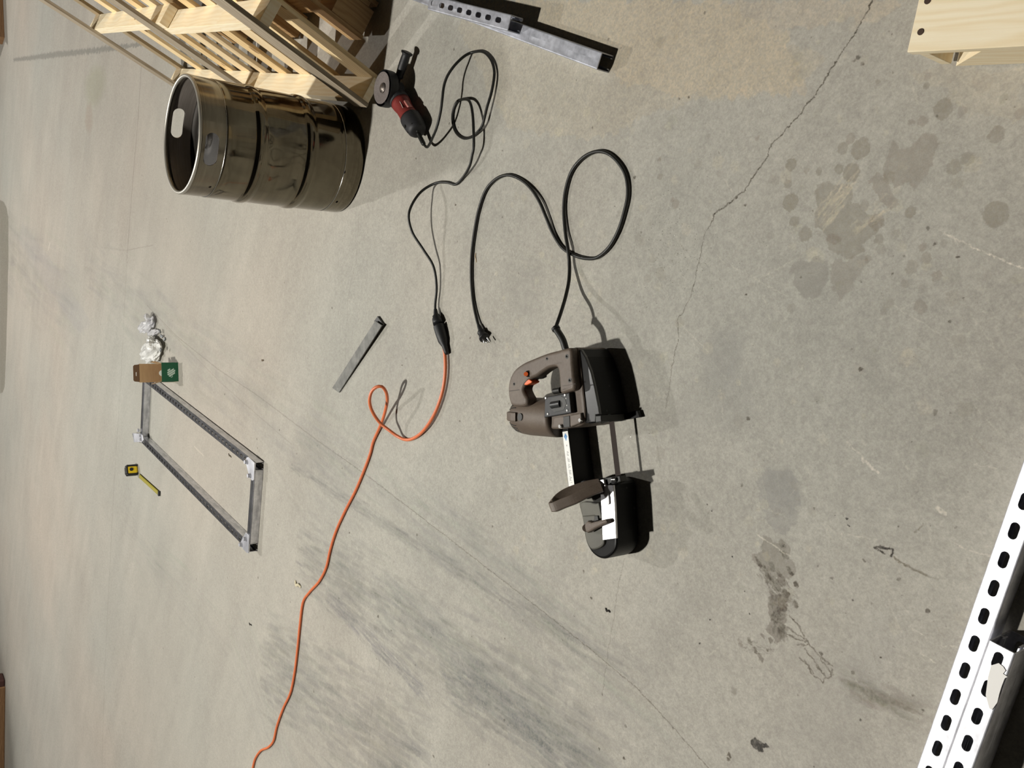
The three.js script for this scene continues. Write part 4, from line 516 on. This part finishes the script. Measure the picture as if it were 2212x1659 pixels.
// ------------------------------------------------------------------ struts at the lower right
{
  const L = [-0.3575,-0.625], L2 = [-0.6775,-0.7313], s0 = [-0.4903,-0.6487];
  const dx = L2[0] - L[0], dz = L2[1] - L[1], n = Math.hypot(dx, dz), st = ((s0[0] - L[0]) * dx + (s0[1] - L[1]) * dz) / n, sl = [];
  const start = along(L, L2, -0.5, -SW / 2), far = along(L, L2, 1, -SW / 2);
  for (let k = -14; k < 22; k++) { const q = st + 0.5 + k * 0.0508; if (q > 0.02 && q < 1.28) sl.push(q); }
  const a = thing('strut_channel', 'bright slotted strut channel along the lower right edge, the longer of two', 'channel', [L[0], 0, L[1]]);
  part('channel', laid(channel(1.3, { slots: sl }), start, far), zincBright, a);
  const A = [-0.419,-0.5923], A2 = [-0.6468,-0.6679], p0 = [-0.5435,-0.6159], ex = A2[0] - A[0], ez = A2[1] - A[1], en = Math.hypot(ex, ez), sp = ((p0[0] - A[0]) * ex + (p0[1] - A[1]) * ez) / en;
  const t2 = []; for (let k = -6; k < 16; k++) { const q = sp + k * 0.0508; if (q > 0.02 && q < 0.78) t2.push(q); }
  const b = thing('strut_channel', 'tall back to back double strut channel with a torn paper tag, beside the longer strut', 'channel', [A[0], 0, A[1]]);
  const c0 = along(A, A2, 0, -SW / 2 - 0.001);
  const c1 = along(A, A2, 0.8, -SW / 2 - 0.001);
  part('channel', laid(channel(0.8, { slots: t2 }), c0, c1, SW), zincBright, b);
  part('channel', laid(channel(0.8, { slots: t2 }).rotateX(Math.PI).translate(0, SW, 0), c0, c1, 0), zincBright, b);
  part('paper_tag', slab([[-0.4581,-0.5881],[-0.4516,-0.5768],[-0.4553,-0.5703],[-0.4609,-0.5666],[-0.4665,-0.5705],[-0.4701,-0.564],[-0.4732,-0.5683],[-0.4873,-0.5732],[-0.4998,-0.5768],[-0.5139,-0.5799],[-0.5278,-0.588],[-0.5264,-0.5919],[-0.507,-0.597],[-0.4793,-0.5932]], 0.0832, 0.0842, 0.0002), std({ color: 0xf4f2ee, roughness: 0.7 }), b, 'torn white paper tag');
}
// ------------------------------------------------------------------ pallet corner at the top right
{
  const c = [0.5229,-0.6773], e1 = new THREE.Vector2(-0.26, 0.9656), e2 = new THREE.Vector2(0.9656, 0.26);
  const p = thing('wooden_pallet', 'corner of a bright new pine pallet lying flat, two nails in its end', 'pallet', [c[0], 0, c[1]]);
  const m = basis(new THREE.Vector3(c[0], 0, c[1]), new THREE.Vector3(e1.x, 0, e1.y), new THREE.Vector3(0, 1, 0), new THREE.Vector3(-e2.x, 0, -e2.y));
  const put = (l0, l1, w0, w1, y0, y1, name, mat = freshPine) => part(name, board(l1 - l0, y1 - y0, w1 - w0).translate((l0 + l1) / 2, (y0 + y1) / 2, -(w0 + w1) / 2).applyMatrix4(m), mat, p);
  put(0, 1.1, 0, 0.145, 0.112, 0.13, 'deck_board'); for (let i = 1; i < 6; i++) put(0, 1.1, i * 0.165, i * 0.165 + 0.14, 0.112, 0.13, 'deck_board', pine[i % 3]);
  put(0.002, 0.02, 0.004, 0.96, 0.02, 0.111, 'end_board'); put(0.022, 0.3, 0.05, 0.086, 0.006, 0.111, 'inner_block', darkPine);
  for (const w of [0.004, 0.45, 0.9]) { // side stringer, its end cut on a slant
    const sh = new THREE.Shape([[0.02, 0.004], [1.1, 0.004], [1.1, 0.111], [0.115, 0.111]].map((q) => new THREE.Vector2(...q)));
    const g = new THREE.ExtrudeGeometry(sh, { depth: 0.036, bevelEnabled: false }).translate(0, 0, -w - 0.036), uv = g.attributes.uv; for (let i = 0; i < uv.count; i++) uv.setXY(i, uv.getX(i) / 1.2, uv.getY(i) / 0.25 + w);
    part('stringer', g.applyMatrix4(m), freshPine, p);
  }
  for (const q of [[0.5932,0.13,-0.6422],[0.5481,0.13,-0.6542]]) part('nail', new THREE.CylinderGeometry(0.0052, 0.0052, 0.0016, 14).translate(q[0], 0.1304, q[2]), std({ color: 0x4a3a30, metalness: 0.6, roughness: 0.6 }), p, 'dark nail head');
}

// ------------------------------------------------------------------ bolted frame of strut channel
{
  const O = new THREE.Vector3(-0.2792, 0, -5.6209), fa = 0.2371, u = new THREE.Vector3(Math.cos(fa), 0, Math.sin(fa)), v = new THREE.Vector3(-Math.sin(fa), 0, Math.cos(fa));
  const f = thing('bolted_frame', 'long rectangular frame bolted from galvanised strut channel lying on the floor', 'frame', [-0.3, 0, -4.7]);
  const W = 0.3928, Ln = 1.8392, up = new THREE.Vector3(0, 1, 0);
  const open = (len, sl) => channel(len, { slots: sl });   // slotted web up, open side on the floor
  const at = (a, b) => [O.x + u.x * a + v.x * b, O.z + u.z * a + v.z * b];
  part('rail', laid(open(Ln + 0.041, every(0.03, Ln)), at(-SW / 2, -0.041), at(-SW / 2, 2)), zincFrame, f);
  part('rail', laid(open(Ln + 0.041, every(0.03, Ln)), at(W - SW / 2, -0.041), at(W - SW / 2, 2)), zincFrame, f);
  part('rail', laid(open(W - SW - 0.002, []), at(0.001, -SW / 2), at(1, -SW / 2)), zincFrame, f);
  part('rail', laid(open(W - SW - 0.002, []), at(0.001, Ln - SW / 2), at(1, Ln - SW / 2)), zincFrame, f);
  for (const [pl, bolts] of [[[[-0.3132,-3.8388],[-0.3086,-3.8161],[-0.3309,-3.7423],[-0.4101,-3.7547],[-0.4152,-3.7778],[-0.3945,-3.8121],[-0.3367,-3.8493]], [[-0.3325,0.044,-3.8354],[-0.393,0.044,-3.8004]]], [[[-0.6642,-3.8713],[-0.6699,-3.8282],[-0.7546,-3.8404],[-0.7567,-3.8622],[-0.7333,-3.9495],[-0.708,-3.9265]], [[-0.7258,0.044,-3.9248],[-0.6912,0.044,-3.8711]]], [[[-0.2596,-5.6812],[-0.2678,-5.589],[-0.2988,-5.5671],[-0.3166,-5.6236],[-0.305,-5.6849]], [[-0.2404,0.044,-5.663],[-0.2747,0.044,-5.6264],[-0.2974,0.044,-5.62]]]]) {
    const q = part('corner_plate', slab(pl, 0.0416, 0.0456, 0.0006), zincBright, f, 'bright zinc corner plate');
    for (const b of bolts) part('bolt', [rod([b[0], 0.0456, b[2]], [b[0], 0.0476, b[2]], 0.0125, 0.0125, 18), rod([b[0], 0.0476, b[2]], [b[0], 0.057, b[2]], 0.0105, 0.0098, 6)], zincBright, q);
  }
  part('angle_bracket', [slab([[-0.2678,-5.8946],[-0.2657,-5.7218],[-0.2756,-5.6808],[-0.304,-5.6831],[-0.3163,-5.7049],[-0.3255,-5.8488]], 0.026, 0.03, 0.0006), slab([[-0.2678,-5.8946],[-0.2692,-5.8638],[-0.3245,-5.8378],[-0.3258,-5.8554]], 0, 0.03, 0.0006)], zincBright, f, 'flat bracket sticking out of the far corner');
  void up;
}
// ------------------------------------------------------------------ carton of fittings, bags, tape measure
{
  const c0 = [0.1673,-4.987], c1 = [0.0508,-4.9823], B = [(c0[0] + c1[0]) / 2, (c0[1] + c1[1]) / 2], w = 0.108, d = 0.1, h = 0.092, t = 0.0015;
  const b = thing('cardboard_box', 'small open green and brown cardboard box with its lid standing up', 'box', [B[0], 0, B[1] - d / 2]);
  b.rotation.y = 0.03;
  const green = canvas(128, 128); { const x = green.getContext('2d'); x.fillStyle = '#12573a'; x.fillRect(0, 0, 128, 128); x.strokeStyle = '#c9d8cc'; x.lineWidth = 3.4; x.save(); x.translate(72, 66); x.rotate(-2.05); x.scale(1.15, 1.15); for (const [y, l, o] of [[-24, 46, -22], [-13, 58, -30], [-2, 50, -26], [9, 20, -4]]) { x.beginPath(); for (let i = 0; i < l; i++) x.lineTo(o + i, y + Math.sin(i * 1.7) * 2.6); x.stroke(); } x.restore(); x.beginPath(); x.arc(36, 74, 7, 0, 7); x.stroke(); for (let i = 0; i < 600; i++) { x.fillStyle = 'rgba(255,255,255,.04)'; x.fillRect(hash2(i, 7) * 128, hash2(i, 8) * 128, 2, 1); } }
  const kraft = std({ map: tex(painted(128, 128, (i, j) => { const q = fbm(i / 30, j / 5, 3) * 16 + hash2(i, j) * 6; return [172 + q, 140 + q, 100 + q]; })), roughness: 0.9 }), print = std({ map: tex(green, true, false), roughness: 0.5 }), greenCard = std({ color: 0x12573a, roughness: 0.55 });
  const P = (W, H, D, x, y, z) => new THREE.BoxGeometry(W, H, D).translate(x, y, z);
  local('base', P(w, t, d, 0, t / 2, 0), kraft, b);
  local('front_panel', P(w, h, t, 0, h / 2, d / 2), print, b, 'green printed front with slanted white lettering');
  local('back_panel', P(w, h, t, 0, h / 2, -d / 2), kraft, b);
  local('side_panel', [P(t, h, d - 0.004, -w / 2 + t, h / 2, 0)], greenCard, b); local('side_panel', [P(t, h, d - 0.004, w / 2 - t, h / 2, 0)], greenCard, b);
  local('lining', [P(t, h * 0.98, d - 0.006, -w / 2 + 2.2 * t, h / 2, 0), P(t, h * 0.98, d - 0.006, w / 2 - 2.2 * t, h / 2, 0), P(w - 0.006, h * 0.98, t, 0, h / 2, d / 2 - 1.3 * t)], kraft, b);
  const lid = local('lid', P(w - 0.002, 0.094, t, 0, h + 0.047, 0).translate(0, 0, -d / 2), kraft, b, 'brown inner face of the raised lid');
  { const s = new THREE.Shape([[-w / 2 + 0.004, 0], [w / 2 - 0.004, 0], [w / 2 - 0.007, 0.025], [w / 2 - 0.014, 0.031], [-w / 2 + 0.014, 0.031], [-w / 2 + 0.007, 0.025]].map((q) => new THREE.Vector2(...q))), sl = [[-0.016, 0.014], [0.006, 0.014], [0.006, 0.0175], [-0.016, 0.0175]]; s.holes.push(new THREE.Path(sl.map((q) => new THREE.Vector2(...q)))); local('tuck_flap', new THREE.ExtrudeGeometry(s, { depth: t, bevelEnabled: false }).rotateX(-0.2).translate(0, h + 0.094, -d / 2), std({ color: 0x5f452c, roughness: 0.8 }), lid, 'dark brown tuck flap with a slot'); }
  for (const q of [-1, 1]) local('dust_flap', P(t, 0.034, d * 0.8, 0, 0.017, 0).rotateZ(q * -0.3).translate(q * (w / 2 - 0.001), h, -0.004), kraft, b);
  local('notch_paper', new THREE.CylinderGeometry(0.017, 0.017, 0.0012, 24, 1, false, 0, Math.PI).rotateX(Math.PI / 2).rotateZ(Math.PI / 2).translate(-0.006, h - 0.004, d / 2 - 0.004), std({ color: 0xe9ece6, roughness: 0.6 }), b, 'white paper showing in the thumb notch');
}
{
  const plastic = phys({ color: 0xf1f1ee, roughness: 0.22, transmission: 0.15, thickness: 0, clearcoat: 0.5, clearcoatRoughness: 0.15, flatShading: true, side: THREE.DoubleSide });
  const clear = phys({ color: 0xeeeef0, roughness: 0.16, transmission: 0.4, thickness: 0, clearcoat: 0.6, clearcoatRoughness: 0.1, flatShading: true, side: THREE.DoubleSide });
  const crumple = (rx, ry, rz, sd, amp) => { const g = new THREE.IcosahedronGeometry(1, 7), p = g.attributes.position; for (let i = 0; i < p.count; i++) { const x = p.getX(i), y = p.getY(i), z = p.getZ(i), n1 = fbm(x * 1.5 + y * 0.9 + sd, z * 1.5 - y * 0.7 + sd, 2), n2 = Math.abs(vnoise(x * 3.4 - z * 1.7 + sd * 2 + 60, y * 3.1 + z * 2.9 + 60) - 0.5), q = 1 + amp * ((n1 - 0.5) * 2 - n2 * 0.7); p.setXYZ(i, x * rx * q, Math.max(0.002, (y * 0.85 + 0.7) * ry * q), z * rz * q); } g.computeVertexNormals(); return g; };
  const bag = (name, label, [x, z], rx, ry, rz, sd, amp, mat, turn = 0) => { const t = thing(name, label, 'bag', [x, 0, z]); t.rotation.y = turn; local('bag_film', crumple(rx, ry, rz, sd, amp), mat, t); return t; };
  const b1 = [0.419,-5.487], b2 = [0.3588,-5.3918], b3 = [0.2435,-5.4006];
  bag('plastic_bag', 'clear crumpled plastic bag, the farthest from the green box', b1, 0.05, 0.036, 0.15, 3, 0.62, clear, 0.1);
  bag('plastic_bag', 'small clear bag of grey nuts between the clear bag and the white bag', b2, 0.022, 0.024, 0.09, 8, 0.4, clear, 0.1);
  bag('plastic_bag', 'large white plastic bag with grey hardware showing through, against the open box', b3, 0.066, 0.04, 0.17, 14, 0.72, plastic, 0.05);
  const nutMat = std({ color: 0x6d6f70, metalness: 0.8, roughness: 0.5 });
  const nuts = [[0.3586,-5.2634],[0.3301,-5.2465],[0.3094,-5.2178],[0.285,-5.2826],[0.2369,-5.3849],[0.2441,-5.1713]];
  const words = ['grey channel nut at the near side of the clear bag', 'grey channel nut in the small clear bag', 'dark channel nut lying beside the small clear bag', 'grey channel nut showing near the far end of the white bag', 'grey channel nut at the far left edge of the white bag', 'grey channel nut on top of the white bag, nearest the box'];
  nuts.forEach(([x, z], i) => { const y = [0.018, 0.014, 0.006, 0.04, 0.036, 0.042][i]; const n = thing('channel_nut', words[i], 'nut', [x, y, z], 'channel nuts in and by the plastic bags'); n.rotation.set(0.3 * (i % 2), i * 1.1, 0.2); local('nut', [rbox(0.024, 0.007, 0.016, 0.002)], nutMat, n); });
}
{
  const t = thing('tape_measure', 'yellow and black tape measure with its blade pulled out', 'tape', [...[-0.5042,0,-5.9021]]);
  const o = [-0.5103,-5.9026], y = std({ color: 0xe6c51c, roughness: 0.4 });
  const oz = o[1], ox = o[0];
  part('case', new RoundedBoxGeometry(0.058, 0.07, 0.04, 3, 0.012).rotateY(0.25).translate(ox, 0.036, oz), y, t, 'yellow case');
  part('bumper', new RoundedBoxGeometry(0.022, 0.071, 0.043, 3, 0.009).rotateY(0.25).translate(ox - 0.024, 0.036, oz + 0.004), blackPlastic, t); part('bumper', new RoundedBoxGeometry(0.014, 0.071, 0.042, 3, 0.006).rotateY(0.25).translate(ox + 0.028, 0.036, oz - 0.006), blackPlastic, t); part('bumper', new RoundedBoxGeometry(0.05, 0.014, 0.043, 3, 0.006).rotateY(0.25).translate(ox, 0.068, oz), blackPlastic, t);
  part('badge', new THREE.CylinderGeometry(0.011, 0.011, 0.004, 20).rotateX(Math.PI / 2).rotateY(0.25).translate(ox + 0.009, 0.042, oz + 0.0195), blackPlastic, t);
  part('belt_clip', rbox(0.02, 0.05, 0.002, 0.0008).rotateY(0.25).translate(ox - 0.005, 0.035, oz - 0.023), chrome, t);
  const a = [-0.5416,-5.8401], b = [-0.62,-5.3952], d = new THREE.Vector3(b[0] - a[0], 0, b[1] - a[1]), L = d.length(); d.normalize();
  const sh = new THREE.Shape(); for (let k = 0; k <= 8; k++) { const q = k / 8 - 0.5; sh[k ? 'lineTo' : 'moveTo'](q * 0.027, 0.0004 + q * q * 0.018); } for (let k = 8; k >= 0; k--) { const q = k / 8 - 0.5; sh.lineTo(q * 0.027, q * q * 0.018 + 0.0009); }
  const g = new THREE.ExtrudeGeometry(sh, { depth: L, bevelEnabled: false }), up = new THREE.Vector3(0, 1, 0);
  part('tape_blade', g.applyMatrix4(basis(new THREE.Vector3(a[0], 0.004, a[1]), up.clone().cross(d), up, d)), std({ color: 0x958b2a, roughness: 0.5 }), t, 'yellow steel tape blade');
  part('end_hook', rbox(0.03, 0.012, 0.016, 0.002).rotateY(Math.atan2(d.x, d.z)).translate(b[0], 0.0075, b[1]), darkGrey, t);
}
// ------------------------------------------------------------------ steel offcut and small litter
{
  const t = thing('steel_offcut', 'flat grey steel strip offcut with one dark cut end', 'offcut', [0.1, 0, -2.83]);
  const strip = slab([[0.2339,-2.6518],[0.2143,-2.6032],[-0.0184,-2.9674],[0,-3.0258]], -0.004, 0, 0.0006); const p = strip.attributes.position, f0 = [0.2242,-2.629], f1 = [-0.0093,-2.9984], L = Math.hypot(f1[0] - f0[0], f1[1] - f0[1]);
  for (let i = 0; i < p.count; i++) { const q = ((p.getX(i) - f0[0]) * (f1[0] - f0[0]) + (p.getZ(i) - f0[1]) * (f1[1] - f0[1])) / L / L; p.setY(i, p.getY(i) + 0.018 - 0.0125 * q); } strip.computeVertexNormals();
  { const uv = strip.attributes.uv; for (let i = 0; i < uv.count; i++) uv.setXY(i, p.getX(i) / 0.3, p.getZ(i) / 0.3); }
  part('strip', strip, std({ map: zincMap, color: 0x96958c, metalness: 0.25, roughness: 0.7 }), t);
  part('cut_end', slab([[0.2504,-2.6491],[0.2183,-2.611],[0.2125,-2.621],[0.2344,-2.6766]], 0.0005, 0.009, 0.0006), rubber, t, 'dark slanted cut end');
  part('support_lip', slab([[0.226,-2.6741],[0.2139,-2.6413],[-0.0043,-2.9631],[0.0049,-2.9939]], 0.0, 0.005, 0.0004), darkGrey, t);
}
{
  const curl = (label, [x, z], r, len, col, turn, cat = 'litter', name = 'wood_chip') => { const o = thing(name, label, cat, [x, 0, z]); o.rotation.y = turn; const c = new THREE.CatmullRomCurve3([[0, 0.001, 0], [len * 0.3, r, r * 0.4], [len * 0.6, r * 1.2, -r * 0.3], [len, 0.002, r * 0.5]].map(V)); const g = new THREE.TubeGeometry(c, 14, r * 0.5, 5, false).scale(1, 0.5, 1); local('chip', g, std({ color: col, roughness: 0.9 }), o); };
  curl('pale curled paper scrap left of the orange cord', [-0.8359,-3.3692], 0.013, 0.055, 0xc9c0a4, 1.4, 'litter', 'paper_scrap');
  curl('short pale splinter between the orange cord and the saw cord', [0.3664,-2.0579], 0.003, 0.028, 0xbfa987, 0.1);
  curl('tiny dark chip at the far side of the frame', [-0.3328,-4.1597], 0.006, 0.04, 0x5d5140, 1.2);
  curl('dark crumb on the floor below the saw', [-0.5746,-1.5208], 0.005, 0.016, 0x231f1a, 1.3);
  curl('dark crumb left of the orange cord', [-1.1176,-3.9367], 0.006, 0.03, 0x2b2620, 1.5);
  curl('brown speck on the floor above the steel offcut', [0.1306,-3.7186], 0.006, 0.022, 0x6d604f, 1.5);
}
{ // bright filings scattered right of the saw cord: nobody could count them
  const N = 380, g = new THREE.TetrahedronGeometry(0.00085), m = new THREE.InstancedMesh(g, std({ color: 0xf2efe6, metalness: 0.6, roughness: 0.3 }), N), M = new THREE.Matrix4(), q = new THREE.Quaternion(), e = new THREE.Euler();
  const cs = [[0.3559,-1.3228],[0.2897,-1.2692],[0.2758,-1.2833],[0.2161,-1.5425],[0.1324,-1.3435],[-0.0111,-1.1129],[-0.0842,-1.3789],[-0.1841,-1.5055],[-0.3889,-1.1468],[-0.546,-1.5664],[-0.4537,-1.0666],[0.16,-1.742]];
  for (let i = 0; i < N; i++) { const c = cs[i < 200 ? i % 3 : i % cs.length], r = (i < 200 ? 0.09 : 0.22) * Math.sqrt(-2 * Math.log(Math.max(1e-6, rnd()))) * 0.6, t = rnd() * 6.283, k = 0.5 + rnd() * 0.8; q.setFromEuler(e.set(rnd() * 6, rnd() * 6, rnd() * 6)); M.compose(new THREE.Vector3(c[0] + Math.cos(t) * r, 0.0007, c[1] + Math.sin(t) * r), q, new THREE.Vector3(k, k, k)); m.setMatrixAt(i, M); }
  m.name = 'metal_filings'; m.userData = { label: 'bright metal filings scattered on the concrete around the saw cord', category: 'filings', kind: 'stuff' }; m.castShadow = m.receiveShadow = true; scene.add(m);
}
// ------------------------------------------------------------------ things cut by the far edge of the view
{
  const a = [4.0362,-11.1779], t = thing('wooden_crate', 'brown wooden crate cut by the far right corner of the view', 'crate', [a[0] + 0.45, 0, a[1] - 0.3]);
  t.rotation.y = 0.12;
  const W = 1.3, H = 0.5;
  local('block', board(0.42, 0.16, 0.2).translate(-0.18 + 0.02, 0.14, 0.12), oldWood, t); local('block', board(0.3, 0.16, 0.2).translate(0.85, 0.14, 0.12), oldWood, t);
  local('skid', board(W, 0.05, 0.18).translate(0.24, 0.026, 0.14), oldWood, t);
  local('deck_board', board(W, 0.03, 0.6).translate(0.24, 0.236, -0.06), oldWood, t);
  local('side_panel', board(W, H, 0.03).translate(0.24, 0.252 + H / 2, 0.2), oldWood, t);
}
{
  const a = [-3.6226,-12.3209], b = [-4.7588,-12.5714], t = thing('timber_beam', 'brown timber lying across the far left corner of the view', 'timber', [(a[0] + b[0]) / 2 - 0.3, 0, (a[1] + b[1]) / 2 - 0.14]);
  t.rotation.y = -Math.atan2(b[1] - a[1], b[0] - a[0]) + Math.PI;
  const L = Math.hypot(a[0] - b[0], a[1] - b[1]) + 0.8;
  local('timber', board(L, 0.24, 0.2, 0.01).translate(-0.1, 0.12, 0), oldWood, t);
  local('end_cap', rbox(0.1, 0.26, 0.2, 0.02).translate(L / 2 - 0.1 + 0.04, 0.13, -0.02), std({ color: 0x4a2e28, roughness: 0.8 }), t, 'dark red-brown end');
}

renderer.render(scene, camera);
